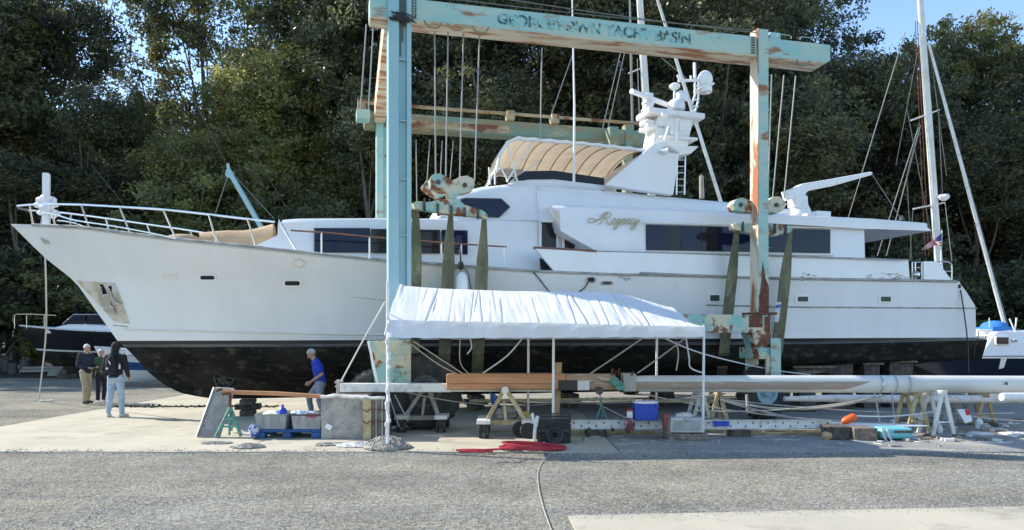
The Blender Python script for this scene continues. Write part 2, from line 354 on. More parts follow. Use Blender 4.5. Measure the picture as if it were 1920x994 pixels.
# ------------------------------------------------------------------ trees
def leaf_mat(name, c, tr, dry=(.12, .10, .03)):
    m = bpy.data.materials.new(name); m.use_nodes = True; t = m.node_tree; b = t.nodes['Principled BSDF']; b.inputs['Roughness'].default_value = .42; b.inputs['Specular IOR Level'].default_value = .5
    at = N(t, 'ShaderNodeAttribute'); at.attribute_name = 'tint'
    oi = N(t, 'ShaderNodeObjectInfo')
    cr = N(t, 'ShaderNodeValToRGB'); e = cr.color_ramp.elements
    e[0].color = (c[0]*.5, c[1]*.55, c[2]*.7, 1); e[1].color = (*dry, 1); k = e.new(.5); k.color = (*c, 1); k2 = e.new(.82); k2.color = (c[0]*1.5, c[1]*1.35, c[2]*.9, 1)
    t.links.new(at.outputs['Fac'], cr.inputs[0])
    hs = N(t, 'ShaderNodeHueSaturation'); t.links.new(cr.outputs[0], hs.inputs['Color'])
    mr = N(t, 'ShaderNodeMapRange'); mr.inputs[3].default_value = .7; mr.inputs[4].default_value = 1.25; t.links.new(oi.outputs['Random'], mr.inputs[0]); t.links.new(mr.outputs[0], hs.inputs['Value'])
    t.links.new(hs.outputs[0], b.inputs[0])
    tl = N(t, 'ShaderNodeBsdfTranslucent'); t.links.new(hs.outputs[0], tl.inputs[0]); mx = N(t, 'ShaderNodeMixShader'); mx.inputs[0].default_value = tr
    o = t.nodes['Material Output']; t.links.new(b.outputs[0], mx.inputs[1]); t.links.new(tl.outputs[0], mx.inputs[2]); t.links.new(mx.outputs[0], o.inputs[0]); return m
M['leafg'] = leaf_mat('leaf_green', (.22, .24, .10), .55)
M['leafd'] = leaf_mat('leaf_dark', (.135, .155, .09), .5, (.11, .095, .035))
M['leafr'] = leaf_mat('leaf_russet', (.10, .055, .032), .3, (.13, .05, .025))
M['leafy'] = leaf_mat('leaf_olive', (.24, .25, .08), .52, (.22, .18, .05))
def crown_mesh(name, seed, H, Wd, base, mt, n_cl, leaves, lsz, csz):
    r = np.random.default_rng(seed)
    # clump centres in a lumpy crown volume, the top narrower, outer shell favoured
    cc = []
    lobes = [(r.normal()*Wd*.28, r.normal()*Wd*.28, base+(H-base)*(.12+.8*r.random()), Wd*(.2+.2*r.random())) for _ in range(11)]
    lobes.append((0, 0, H*.84, Wd*.3))
    while len(cc) < n_cl:
        lx, ly, lz, lr = lobes[r.integers(len(lobes))]
        d = r.normal(size=3); d /= np.linalg.norm(d); rad = lr*(.45+.6*r.random()**.6)
        p = np.array([lx, ly, lz])+d*rad*np.array([1, 1, .95])
        if p[2] < base*.6 or p[2] > H: continue
        cc.append(p)
    cc = np.array(cc); ct = np.clip(r.normal(.45, .2, n_cl), 0, 1)
    cen = np.repeat(cc, leaves, 0); tint = np.clip(np.repeat(ct, leaves)+r.normal(0, .13, n_cl*leaves), 0, 1)
    n = len(cen); cs = np.repeat(csz*(.5+r.random(n_cl)), leaves)[:, None]
    off = r.normal(size=(n, 3)); off /= np.linalg.norm(off, axis=1)[:, None]; off *= (r.random((n, 1))**.5)*cs*np.array([1.15, 1.15, .62])
    pos = cen+off
    a = r.normal(size=(n, 3)); a[:, 2] *= .6; a /= np.linalg.norm(a, axis=1)[:, None]
    b = np.cross(a, r.normal(size=(n, 3))); b /= np.linalg.norm(b, axis=1)[:, None]
    s = (lsz*(.6+.8*r.random(n)))[:, None]
    V = np.stack([pos-a*s, pos+b*s*.42, pos+a*s, pos-b*s*.42], 1).reshape(-1, 3)
    me = bpy.data.meshes.new(name); me.vertices.add(4*n); me.vertices.foreach_set('co', V.ravel().astype(np.float32))
    me.loops.add(4*n); me.loops.foreach_set('vertex_index', np.arange(4*n, dtype=np.int32))
    me.polygons.add(n); me.polygons.foreach_set('loop_start', np.arange(0, 4*n, 4, dtype=np.int32)); me.polygons.foreach_set('loop_total', np.full(n, 4, np.int32))
    at = me.attributes.new('tint', 'FLOAT', 'FACE'); at.data.foreach_set('value', tint.astype(np.float32))
    me.update(calc_edges=True); me.materials.append(mt); return me, lobes
def trunk_mesh(seed, H, lobes, lean=.6, r0=.3):
    r = random.Random(seed); mb = MB(); p = []; q = Vector((0, 0, -.2)); 
    n = 9
    for i in range(n+1):
        t = i/n; p.append(Vector((lean*t*t*2+.25*math.sin(t*5+seed), .25*math.cos(t*4+seed)-.25*math.cos(seed), -.2+H*.85*t)))
    rr = [r0*(1.25 if i == 0 else 1)*(1-.8*i/n) for i in range(n+1)]
    mb.tube(smooth_path(p, 2), [interp(i/2, list(enumerate(rr))) for i in range(2*n+1)], 9)
    for lx, ly, lz, lr in lobes:
        k = max(2, min(n-1, int((lz/H)*n*.75))); st = p[k]; en = Vector((lx, ly, lz)); mid = st.lerp(en, .5)+Vector((r.uniform(-.4, .4), r.uniform(-.4, .4), -.3))
        pts = smooth_path([st, mid, en], 5); mb.tube(pts, [max(.025, rr[k]*.55*(1-.85*i/(len(pts)-1))) for i in range(len(pts))], 6)
        for _ in range(3):
            e2 = en+Vector((r.gauss(0, 1), r.gauss(0, 1), r.gauss(.3, 1)))*lr*.6
            mb.tube([mid.lerp(en, .6), e2], [.06, .015], 5)
    me = bpy.data.meshes.new('trunk'); me.from_pydata([tuple(v) for v in mb.v], [], mb.f); me.materials.append(M['bark'])
    me.polygons.foreach_set('use_smooth', [True]*len(me.polygons)); return me
VAR = {}
for key, seed, H, Wd, base, mt, ncl, lv, lsz, csz in [
        ('green', 1, 20, 9, 3, 'leafg', 760, 76, .118, .7), ('green2', 2, 18, 8, 2.5, 'leafg', 680, 76, .115, .66), ('dark', 3, 20, 9, 2.2, 'leafd', 800, 78, .122, .74),
        ('dark2', 4, 17, 8, 1.5, 'leafd', 700, 70, .118, .75), ('russet', 5, 15, 6, 4, 'leafr', 420, 70, .11, .6), ('olive', 6, 17, 7, 4, 'leafy', 620, 76, .115, .62),
        ('shrub', 7, 4.2, 4.2, .2, 'leafd', 230, 60, .11, .45), ('shrubg', 8, 4.6, 4, .2, 'leafg', 230, 60, .11, .45)]:
    cm, lobes = crown_mesh('crown', seed, H, Wd, base, M[mt], ncl, lv, lsz, csz)
    VAR[key] = (cm, trunk_mesh(seed, H, lobes, .5 if H > 6 else .1, .3 if H > 6 else .07), H, Wd)
def tree(key, px, Y, topy, wpx, label, rz=None, group='trees in the wood behind the yard'):
    Y += 10; cm, tm, H, Wd = VAR[key]; h = CAMH+(HZ-topy)*Y/F; w = wpx*Y/F; r = random.random()*6.28 if rz is None else rz
    nm = 'shrub' if 'shrub' in key else 'deciduous_tree'
    t = thing(nm, label, 'shrub' if nm == 'shrub' else 'tree', ((px-960)*Y/F, Y, 0), r, group)
    t.scale = (w/Wd, w/Wd, h/H)
    for n_, me in (('trunk', tm), ('crown', cm)):
        o = bpy.data.objects.new(n_, me); col.objects.link(o); o.parent = t
# key, px centre, distance, top y, width px, label
TREES = [
 ('dark2', -60, 33, -60, 330, 'dark leafy tree cut off by the left edge of the picture'),
 ('dark', 20, 37, -120, 230, 'tall dark tree with yellowish top left of the upper left gap of sky'),
 ('dark2', 175, 33, 175, 190, 'lower dark tree below the gap of sky, above the bow of the yacht'),
 ('olive', 30, 36.5, -40, 210, 'olive-topped tree in the upper left corner'),
 ('olive', 640, 36.5, -60, 150, 'yellowing treetop just left of the near lift upright'),
 ('green', 375, 38, -190, 270, 'tall light green tree just right of the left-hand gap of sky'),
 ('green2', 480, 33, 60, 260, 'light green tree over the foredeck, behind the small teal jib crane'),
 ('green', 590, 37, -170, 300, 'tall green tree left of the near travel lift upright'),
 ('green2', 330, 31, 230, 240, 'short green tree right behind the bow rail'),
 ('olive', 262, 36, 150, 50, 'thin olive sapling beside the left-hand gap of sky'),
 ('dark', 700, 36, -120, 290, 'dark tree behind the near left upright of the travel lift'),
 ('dark', 850, 34, -150, 320, 'dark tree seen through the travel lift above the pilothouse'),
 ('dark2', 1000, 37, -130, 300, 'dark tree behind the middle of the lettered beam'),
 ('olive', 1310, 41, -150, 260, 'yellow-green tree showing above the lettered beam right of the pale mast'),
 ('olive', 1430, 41, -110, 200, 'yellow-green treetop above the beam just left of the right lift upright'),
 ('olive', 1050, 41, -120, 220, 'yellow-green treetop above the lettered beam'),
 ('dark', 1160, 34, -100, 300, 'dark tree behind the radar arch and the pale mast'),
 ('dark', 1330, 34, -140, 300, 'dark tree between the radar mast and the right upright of the lift'),
 ('dark', 1490, 37, -90, 240, 'dark tree over the end of the lettered beam'),
 ('dark2', 1590, 34, 110, 220, 'dark tree behind the white davit on the yacht'),
 ('russet', 1650, 35, 130, 170, 'reddish-brown tree behind the tall mast at the right'),
 ('russet', 1800, 36, 200, 190, 'brownish tree right of the tall mast'),
 ('dark2', 1760, 38, 90, 230, 'dark tree behind the tall mast at the right'),
 ('green2', 1860, 35, 10, 220, 'pale green tree in the upper right corner'),
 ('dark', 1960, 34, 60, 260, 'dark tree at the right edge of the picture'),
 ('dark2', 1840, 31, 230, 240, 'shorter dark tree above the stern rail'),
 ('dark2', 1460, 31, 190, 260, 'shorter dark tree behind the right upright of the lift'),
 ('dark2', 1240, 31, 170, 220, 'shorter dark tree behind the radar mast'),
 ('dark2', 960, 31, 150, 250, 'shorter dark tree behind the canvas bimini'),
 ('dark2', 60, 30, 300, 260, 'short dark tree over the dark motorboat'),
 ('dark2', 700, 31, 200, 250, 'shorter dark tree behind the far left upright of the lift'),
 ('dark', 2100, 36, -60, 300, 'tall dark tree beyond the right edge'),
 ('dark2', -190, 33, 20, 300, 'dark tree standing just beyond the left edge of the picture'),
 ('dark', -420, 32, 40, 320, 'dark tree well beyond the left edge'),
]
for a_ in TREES: tree(*a_)
BACK = ['beyond the left edge', 'above the dark motorboat', 'above the bow post', 'in the gap of sky at the upper left', 'above the bow rail', 'above the small teal jib crane', 'above the foredeck cover', 'left of the lift uprights', 'between the lift cables over the pilothouse', 'over the bimini', 'over the pale mast', 'right of the searchlight', 'behind the right lift upright', 'above the davit', 'left of the tall mast', 'right of the furled forestay', 'beyond the right edge']
for i in range(17):
    px = -150+i*135+random.uniform(-25, 25)
    tree('dark', px, 49+random.uniform(-2, 3), random.uniform(230, 300) if (60 < px < 420) else random.uniform(230, 300) if px > 1480 else random.uniform(60, 200), 290, 'dark back-row tree of the wood, '+BACK[i], group='trees in the back row of the wood')
SHR = [(-120, 'dark shrub in the undergrowth beyond the left edge'), (-30, 'lighter shrub in the undergrowth at the left edge'), (55, 'dark shrub behind the pulpit of the dark motorboat'), (140, 'dark shrub behind the windscreen of the dark motorboat'), (225, 'lighter shrub behind the head of the hooded person'), (310, 'dark shrub hidden low behind the yacht stem'),
       (1700, 'dark shrub behind the boarding gate of the yacht'), (1780, 'lighter shrub behind the stern rail of the yacht'), (1860, 'dark shrub behind the blue boat cover'), (1945, 'dark shrub at the right edge behind the sailboat'), (2040, 'lighter shrub beyond the right edge')]
for i, (px, lab_) in enumerate(SHR):
    tree('shrubg' if 'lighter' in lab_ else 'shrub', px, 29.5+random.uniform(-.5, 2), 634-random.uniform(120, 230), 210, lab_, group='shrubs at the edge of the wood')
# ------------------------------------------------------------------ the yacht
yacht = thing('motor_yacht', 'long white three-deck motor yacht with black bottom, hanging in the slings of the travel lift', 'yacht', (0, DC, 0), TH)
STEM = [(20, 420), (52, 452), (86, 485), (141, 528), (221, 640), (246, 662), (278, 698), (308, 722), (339, 737), (387, 747), (450, 752)]
stem = [(lambda v: (v.z, v.x))(L(x, y, 0)) for x, y in STEM][::-1]
STERN = [(1790, 520), (1797, 531), (1812, 548), (1832, 575), (1836, 615), (1837, 633)]
stern = sorted([(lambda v: (v.z, v.x))(L(x, y, 2.75)) for x, y in STERN]+[(1.86, L(1851, 634, 2.6).x), (1.25, L(1840, 668, 2.5).x), (.4, L(1800, 690, 1).x)])
ub = stem[-1][1]; ue = stern[-1][1]
def bs_(s): t = min(1, s/.50); return max(0, 3.05*(1-(1-t)**2.1)**.95)*(1-.08*max(0, (s-.6)/.4)**1.5)
def bw_(s): t = min(1, s/.62); return max(0, 2.8*(1-(1-t)**1.75))*(1-.06*max(0, (s-.7)/.3)**2)
def us_(z): return interp(z, stem)
def ue_(z): return interp(z, stern)
SH = [(20, 420), (60, 421), (160, 426), (240, 437), (330, 448), (480, 463), (600, 476), (725, 488), (860, 498), (1000, 508), (1150, 514), (1440, 521), (1700, 525), (1792, 527)]
shz = []
for x, y in SH:
    w = 0
    for _ in range(12):
        v = L(x, y, w); w = .5*w+.5*bs_((v.x-ub)/(ue-ub))
    shz.append((v.x, v.z))
def zs_(u): return interp(u, shz)
ZWa, ZWb = L(221, 640, 0).z, L(1837, 633, 2.7).z
def zw_(u): return ZWa+(ZWb-ZWa)*(u-ub)/(ue-ub)
def zk_(u): t = min(1, max(0, (u-5.5)/7.2)); return .40+.75*t**1.6
def under(s, q, zw, zk):
    a = max(0, 1-q**(1.7+1.1*min(1, s*1.6))); qc = min(.93, (zw-1.30)/(zw-zk))
    b = 1-.05*q/qc if q < qc else .95*(1-((q-qc)/(1-qc))**1.15)
    k = min(1, max(0, (s-.42)/.25)); k = k*k*(3-2*k); return a+(b-a)*k
def hw(u, z):
    zw = zw_(u); a, b = us_(z), ue_(z); s = (u-a)/(b-a)
    if s <= 0: return 0
    if z >= zw:
        v = min(1.1, (z-zw)/(zs_(u)-zw)); return bw_(s)+(bs_(s)-bw_(s))*v**1.5
    zk = zk_(u); q = min(1, (zw-z)/(zw-zk)); return bw_(s)*under(s, q, zw, zk)
def HP(px, py, off=0.0):         # photograph position -> point on the near side of the hull
    w = 1.5
    for _ in range(30):
        v = L(px, py, w); w = .55*w+.45*(hw(v.x, v.z)+off)
    return L(px, py, w)
NS = 90
def srow(sv): # s distribution finer at the bow
    return sv**1.35
def hrows(vs, above):
    rows = []
    for v in vs:
        r = []
        for i in range(NS+1):
            s = srow(i/NS); u = ub+s*(ue-ub)
            for _ in range(8):
                z = (zw_(u)+(zs_(u)-zw_(u))*v) if above else (zw_(u)+(zk_(u)-zw_(u))*v)
                u = us_(z)+s*(ue_(z)-us_(z))
            if above: w = bw_(s)+(bs_(s)-bw_(s))*v**1.5
            else: w = bw_(s)*under(s, v, zw_(u), zk_(u))
            r.append(Vector((u, -w, z)))
        rows.append(r)
    return rows
def both(mb, rows, cap=True):
    mb.grid(rows); mb.grid([[Vector((p.x, -p.y, p.z)) for p in r] for r in rows])
    if cap:
        mb.grid([[r[-1] for r in rows], [Vector((r[-1].x, 0, r[-1].z)) for r in rows], [Vector((r[-1].x, -r[-1].y, r[-1].z)) for r in rows]])
mb = MB(); rt = hrows([1-i/14 for i in range(15)], True); both(mb, rt)
mb.build('hull', M['gel'], yacht, local=True, smooth=35)
mb = MB(); top = rt[0]; mb.grid([[p+Vector((0, 0, -.05)) for p in top], [Vector((p.x, -p.y, p.z-.05)) for p in top]]); mb.build('deck', M['gel2'], yacht, local=True)
mb = MB(); rb = hrows([0, .06, .09], False); both(mb, rb[:2]); mb.build('boot_stripe', M['black'], yacht, local=True, smooth=True)
mb = MB(); both(mb, hrows([.06, .078, .105], False)); mb.build('waterline_stripe', M['bottomgrey'], yacht, local=True, smooth=True)
mb = MB(); both(mb, hrows([.105+.895*i/16 for i in range(17)], False)); mb.build('hull_bottom', M['bottom'], yacht, local=True, smooth=True)
# bow thruster opening, keel skeg, rudder and propeller
mb = MB(); c = HP(420, 709); mb.lathe([(.0, .03), (.17, .03), (.20, -.03), (.235, -.04), (.235, .1)], c, 20, 'Y'); mb.build('thruster_tunnel', M['black'], yacht, local=True, smooth=True)
mb = MB()
for k in range(4): a = k*math.pi/4; mb.beam(c+Vector((math.cos(a)*.2, -.04, math.sin(a)*.2)), c-Vector((math.cos(a)*.2, .04, math.sin(a)*.2)), .02, .02)
mb.build('thruster_grating', M['black'], yacht, local=True)
mb = MB(); mb.prism([(6.2, 0, .62), (9.6, 0, 1.0), (9.6, 0, .75), (9.9, 0, .45), (6.2, 0, .38)], (0, .14, 0)); mb.build('skeg', M['bottom'], yacht, local=True, bevel=.03)
for sgn in (-1, 1):
    mb = MB(); mb.prism([(10.6, sgn*1.3, 1.25), (11.3, sgn*1.3, 1.25), (11.2, sgn*1.3, .45), (10.7, sgn*1.3, .45)], (0, .08, 0)); mb.build('rudder', M['bottom'], yacht, local=True, bevel=.02)
    mb = MB(); pc = Vector((10.2, sgn*1.3, .82))
    mb.tube([(8.2, sgn*1.3, 1.05), pc], .04); mb.lathe([(.02, -.12), (.08, 0), (.07, .14), (0, .16)], pc, 10, 'X')
    for k in range(4):
        a = k*math.pi/2+.4; d = Vector((0, math.cos(a), math.sin(a))); e = Vector((.25, -math.sin(a), math.cos(a))).normalized()
        mb.prism([pc+d*.06-e*.05, pc+d*.25-e*.14, pc+d*.36-e*.05, pc+d*.36+e*.05, pc+d*.25+e*.14, pc+d*.06+e*.05], (.015, 0, 0))
    mb.build('propeller', M['bottom'], yacht, local=True)

def strip(pts, r, name, mt, n=30, off=.0, both_=True, flat=1):
    px = [p[0] for p in pts]; pl = []
    for i in range(n+1):
        x = px[0]+(px[-1]-px[0])*i/n; pl.append(HP(x, interp(x, pts), off))
    mb = MB(); mb.tube(pl, r, 6)
    if both_: mb.tube([Vector((p.x, -p.y, p.z)) for p in pl], r, 6)
    return mb.build(name, mt, yacht, local=True, smooth=True)
strip(SH[1:], .032, 'rub_rail', M['strake'], 60, .01)
strip([(1325, 572), (1500, 576), (1831, 578)], .022, 'rub_strake', M['strake'])
strip([(1200, 512), (1450, 522), (1795, 528)], .028, 'rub_strake', M['strake'], 30, .03)
strip([(232, 618), (400, 622), (700, 628), (1200, 632)], .02, 'spray_rail', M['cream'], 40, .01)
strip([(663, 557), (725, 564)], .008, 'hull_seam', M['strake'], 6, 0, False)

def patch(poly, d, name, mt, off=.0, label=None, parent=None, bev=0, deep=.03):   # flat fitting following the hull side
    pts = [HP(x, y, off) for x, y in poly]
    mb = MB(); mb.prism([p+Vector((0, -d, 0)) for p in pts], (0, d+deep, 0)); return mb.build(name, mt, parent or yacht, local=True, bevel=bev, label=label)
def rr(x0, y0, x1, y1, r, n=4):
    o = []
    for cx, cy, a0 in ((x1-r, y0+r, -90), (x1-r, y1-r, 0), (x0+r, y1-r, 90), (x0+r, y0+r, 180)):
        for k in range(n+1): a = R(a0+90*k/n); o.append((cx+r*math.cos(a), cy+r*math.sin(a)))
    return o
def port(x0, y0, x1, y1, r, glass, fm=None, parent=None, label=None):
    f = patch(rr(x0, y0, x1, y1, r), .018, 'porthole', fm or M['steel'], label=label)
    patch(rr(x0+5, y0+3.5, x1-4, y1-3.5, max(1, r-2)), .026, 'pane', glass, parent=f)
port(298, 510, 333, 524, 5, M['dirtywhite'], M['gel2'], label='porthole closed by a pale cover')
port(371, 514, 406, 528, 5, M['glass'], M['white']); port(529, 524, 566, 539, 5, M['glassb'], M['white'])
port(1126, 527, 1149, 535, 4, M['glassb'], M['steel'])
port(1326, 550, 1352, 568, 2, M['glassg'], M['white']); port(1490, 553, 1518, 569, 2, M['glassg'], M['white']); port(1646, 553, 1673, 569, 2, M['glassg'], M['white'])
f = patch([(560+13*math.cos(a*.4), 493.5+8*math.sin(a*.4)) for a in range(16)][:16], .02, 'hawse_hole', M['steel'])
patch([(560+9*math.cos(a*.393), 493.5+5*math.sin(a*.393)) for a in range(16)], .028, 'liner', M['gel2'], parent=f)
f = patch(rr(1098, 519, 1117, 531, 5), .03, 'hawse_hole', M['steel']); patch(rr(1101, 521, 1114, 529, 4), .04, 'liner', M['black'], parent=f)
patch([(76, 446), (92, 453), (92, 458), (82, 456)], .03, 'bow_fairlead', M['steel'])
# anchor pocket plate with the anchor in it
pl = patch([(143, 526), (216, 531), (242, 607), (214, 603)], .02, 'anchor_plate', M['plate'], deep=.01)
for nm, poly, mt, d in (('anchor_pocket', [(186, 534), (193, 533), (200, 545), (203, 563), (198, 575), (190, 573), (186, 560), (185, 545)], M['black'], .022),
                        ('anchor_pocket', [(203, 537), (209, 536), (215, 548), (220, 562), (230, 567), (229, 571), (217, 570), (210, 560)], M['black'], .022)):
    patch(poly, d, nm, mt, parent=pl, deep=.0)
an = MB()
for poly in ([(187, 535), (192, 539), (196, 556), (197, 570), (190, 567), (185, 552)], [(204, 537), (208, 543), (213, 558), (221, 568), (229, 570), (214, 574), (207, 562), (203, 548)], [(196, 552), (204, 552), (211, 573), (208, 578), (195, 578), (190, 571)], [(193, 578), (214, 574), (217, 590), (212, 588), (200, 586)]):
    pts = [HP(x, y) for x, y in poly]; an.prism([p+Vector((0, -.10, 0)) for p in pts], (0, .07, 0))
an.build('anchor', M['steel'], pl, local=True, bevel=.015)
patch([(212, 609), (240, 612), (240, 613.5), (212, 611)], .008, 'hull_badge', M['strake'])

# ---------------- deckhouses (lofted between a traced top and bottom line)
def loft(name, top, bot, wf, mt, n=24, tumble=.08, rad=.12, label=None, w0=None, crown=.06, parent=None, smooth=30, near=None):
    ww = w0 if w0 is not None else 2.3
    def tr(pts): return sorted([(lambda v: (v.x, v.z))(L(x, y, w if w is not None else ww)) for x, y, w in [(p+(None,)) if len(p) == 2 else p for p in pts]])
    T, B = tr(top), tr(bot); rows = []
    for i in range(n+1):
        s = i/n; ut = T[0][0]+(T[-1][0]-T[0][0])*s; u0 = B[0][0]+(B[-1][0]-B[0][0])*s
        zt, zb = interp(ut, T), interp(u0, B); wt, wb = wf(ut)-tumble, wf(u0); r = min(rad, (zt-zb)*.45, wt*.4)
        row = [Vector((u0, -wb, zb))]
        for k in range(3): q = k/2; row.append(Vector((u0+(ut-u0)*((1-r/(zt-zb)) if zt > zb else 1)*(1 if k else .98), -(wt if k else (wt+wb)/2), zb+(zt-zb-r)*(q if k else .5))) ) if k != 1 else None
        for a in (30, 60, 90): row.append(Vector((ut, -(wt-r+r*math.cos(R(a))), zt-r+r*math.sin(R(a)))))
        row.append(Vector((ut, 0, zt+crown)))
        row += [Vector((p.x, -p.y, p.z)) for p in row[:-1][::-1]]
        rows.append(row)
    mb = MB(); mb.grid(rows)
    k = len(rows[0]); mb.add(rows[0], [tuple(range(k))]); mb.add(rows[-1], [tuple(range(k))])
    mb.grid([[r[0], r[-1]] for r in rows])
    return mb.build(name, mt, parent or yacht, local=True, smooth=smooth, label=label)
def wA(u): return max(.5, min(2.35, bs_((u-ub)/(ue-ub))-.5))
def uA(x, w=2.3): return L(x, 450, w).x
loft('forward_cabin', [(530, 413, 1.7), (560, 409, 1.9), (640, 407, 2.2), (735, 407, 2.35), (900, 409, 2.35), (1125, 413, 2.35)],
     [(480, 464, 1.5), (560, 478, 1.85), (735, 500), (900, 512), (1125, 522)], wA, M['gel2'], rad=.1, w0=2.35)
loft('pilothouse', [(846, 361), (905, 346), (960, 341), (1060, 345), (1130, 350)], [(818, 413), (905, 414), (1130, 418)], lambda u: 2.15+.15*min(1, max(0, (u+2.5)/3)), M['gel2'], rad=.25, tumble=.2, w0=2.1)
loft('upper_deckhouse', [(1008, 340), (1130, 349), (1270, 364), (1393, 376)], [(1008, 420), (1130, 425), (1270, 430), (1408, 435)], lambda u: 2.55, M['gel2'], rad=.45, tumble=.35, w0=2.2)
loft('saloon', [(1038, 383), (1100, 382), (1400, 395), (1622, 409)], [(1118, 471), (1400, 480), (1622, 487)], lambda u: 2.88, M['gel2'], rad=.16, tumble=.04, w0=2.88)
loft('boat_deck', [(1432, 402), (1560, 406), (1640, 410), (1737, 418)], [(1432, 418), (1622, 429), (1747, 433)], lambda u: 3.0, M['gel2'], rad=.03, tumble=.0, w0=3.0, crown=.03)
# saloon aft bulkhead and door under the overhang
mb = MB(); a = L(1622, 430, 2.8); b = L(1622, 487, 2.8)
mb.bx(a.x-1.2, a.x-1.15, -2.7, 2.7, b.z, a.z); mb.build('aft_bulkhead', M['gel2'], yacht, local=True)
def wpane(name, poly, w, d, mt, parent, bev=0, label=None):
    pts = [L(x, y, w) for x, y in poly]; mb = MB(); mb.prism(pts, (0, d, 0)); return mb.build(name, mt, parent, local=True, bevel=bev, label=label)
def window(poly_frame, panes, w, name='window', fm=None, label=None):
    f = wpane(name, poly_frame, w, .03, fm or M['black'], yacht, label=label)
    for pl_, mt in panes: wpane('pane', pl_, w+.012, .02, mt, f)
def wyc(x, t, b): return [(x, interp(x, t)), (x, interp(x, b))]
def band(xs, t, b, w, mts, name='window', gap=1.0):
    fr = [(xs[0], interp(xs[0], t)), (xs[-1], interp(xs[-1], t)), (xs[-1], interp(xs[-1], b)), (xs[0], interp(xs[0], b))]
    ps = []
    for (x0, x1), mt in zip(zip(xs, xs[1:]), mts):
        x0 += gap; x1 -= gap; ps.append(([(x0, interp(x0, t)+1), (x1, interp(x1, t)+1), (x1, interp(x1, b)-1), (x0, interp(x0, b)-1)], mt))
    window(fr, ps, w, name)
def LA(x, y, off):               # on the tapering side of the forward cabin
    w = 2.2
    for _ in range(12): w = wA(L(x, y, w).x)+off
    return L(x, y, w)
def apane(x0, x1, y0, y1, off, name, mt, parent):
    mb = MB(); n_ = 8
    rows = [[LA(x0+(x1-x0)*i/n_, y0, off), LA(x0+(x1-x0)*i/n_, y1, off), LA(x0+(x1-x0)*i/n_, y1, off)+Vector((0, .05, 0)), LA(x0+(x1-x0)*i/n_, y0, off)+Vector((0, .05, 0))] for i in range(n_+1)]
    mb.grid(rows, True); mb.add(rows[0], [(0, 1, 2, 3)]); mb.add(rows[-1], [(3, 2, 1, 0)]); return mb.build(name, mt, parent, local=True)
fwn = apane(589, 694, 427.5, 473.5, .02, 'window', M['black'], yacht)
for xa_, xb_ in ((590, 640), (642, 693)): apane(xa_, xb_, 428.5, 472.5, .032, 'pane', M['glass'], fwn)
band([696, 752, 825], [(694, 429), (825, 431)], [(694, 474), (825, 475.5)], 2.37, [M['glassb']]*2)
band([828, 877], [(828, 431), (877, 432)], [(828, 475.5), (877, 477)], 2.37, [M['glass']])
window([(862, 374), (872, 371), (940, 372), (957, 388), (936, 408), (888, 406)], [([(866, 376), (873, 373), (939, 374), (954, 388), (935, 406), (889, 404)], M['glass'])], 2.26)
window([(820, 398), (846, 376), (852, 376), (838, 400), (820, 406)], [([(823, 399), (846, 378), (849, 378), (837, 399), (823, 404)], M['glass'])], 2.22)
band([1212, 1254, 1276, 1315, 1345, 1410, 1436, 1485, 1557], [(1212, 421), (1557, 431)], [(1212, 469), (1557, 475)], 2.90, [M['glass'], M['glassb'], M['glass'], M['glassb'], M['glass'], M['glass'], M['glass'], M['glass']])
# white moulding round the saloon glass
mb = MB()
for a, b in (((1208, 418), (1562, 428)), ((1212, 472), (1562, 478.5))): mb.beam(L(*a, 2.92), L(*b, 2.92), .04, .035)
mb.build('window_moulding', M['cream'], yacht, local=True)
# side doors in the recess
for poly, inn, mt in (([(1011, 411), (1047, 412), (1047, 470), (1011, 469)], [(1016, 415), (1043, 416), (1043, 468), (1016, 468)], M['glassb']),
                      ([(1054, 418), (1082, 419), (1082, 471), (1054, 470)], [(1059, 422), (1078, 423), (1078, 468), (1059, 468)], M['glassb'])):
    f = wpane('side_door', poly, 2.38, .04, M['white'], yacht); wpane('pane', inn, 2.395, .02, mt, f)
mb = MB(); mb.bx(L(1085, 440, 2.36).x, L(1125, 440, 2.36).x, -2.42, -2.3, L(1100, 470, 2.4).z-.3, L(1100, 418, 2.4).z); mb.build('louvre_panel', M['gel2'], yacht, local=True)
# raised bulwark along the side deck
def bulw(top, bot, name, th=.09, off=.02, n=24):
    for sg in (1, -1):
        mb = MB(); rows = []
        for i in range(n+1):
            s = i/n; xt = top[0][0]+(top[-1][0]-top[0][0])*s; xb = bot[0][0]+(bot[-1][0]-bot[0][0])*s
            b = HP(xb, interp(xb, bot), off); w = -b.y; t = L(xt, interp(xt, top), w)
            r = [b, t, t+Vector((0, th, 0)), b+Vector((0, th, 0))]
            rows.append([Vector((p.x, sg*p.y, p.z)) for p in r])
        mb.grid(rows, True); mb.add(rows[0], [(0, 1, 2, 3)]); mb.add(rows[-1], [(3, 2, 1, 0)])
        mb.build(name, M['gel'], yacht, local=True, bevel=.012)
bulw([(1004, 466), (1118, 472), (1440, 480), (1703, 488)], [(1040, 509), (1150, 514), (1440, 521), (1706, 525)], 'bulwark')
bulw([(1732, 490), (1757, 490)], [(1732, 525.5), (1786, 527)], 'stern_bulwark', n=4)
mb = MB(); mb.tube([L(1000, 465, 3.0), L(1035, 466.5, 3.03), L(1118, 471.5, 3.05)], .035, 8); mb.build('cap_rail', M['teak'], yacht, local=True, smooth=True)
mb = MB(); pts = [L(x, y, 3.05) for x, y in ((1118, 471.5), (1440, 479.5), (1703, 487.5))]; mb.tube(pts, .02, 6); mb.build('cap_rail', M['strake'], yacht, local=True, smooth=True)
wpane('side_deck_shade', [(1012, 484), (1020, 487), (1039, 508), (1014, 507)], 2.5, .02, M['black'], yacht)  # black sheet painting the shadow of the side deck before the bulwark
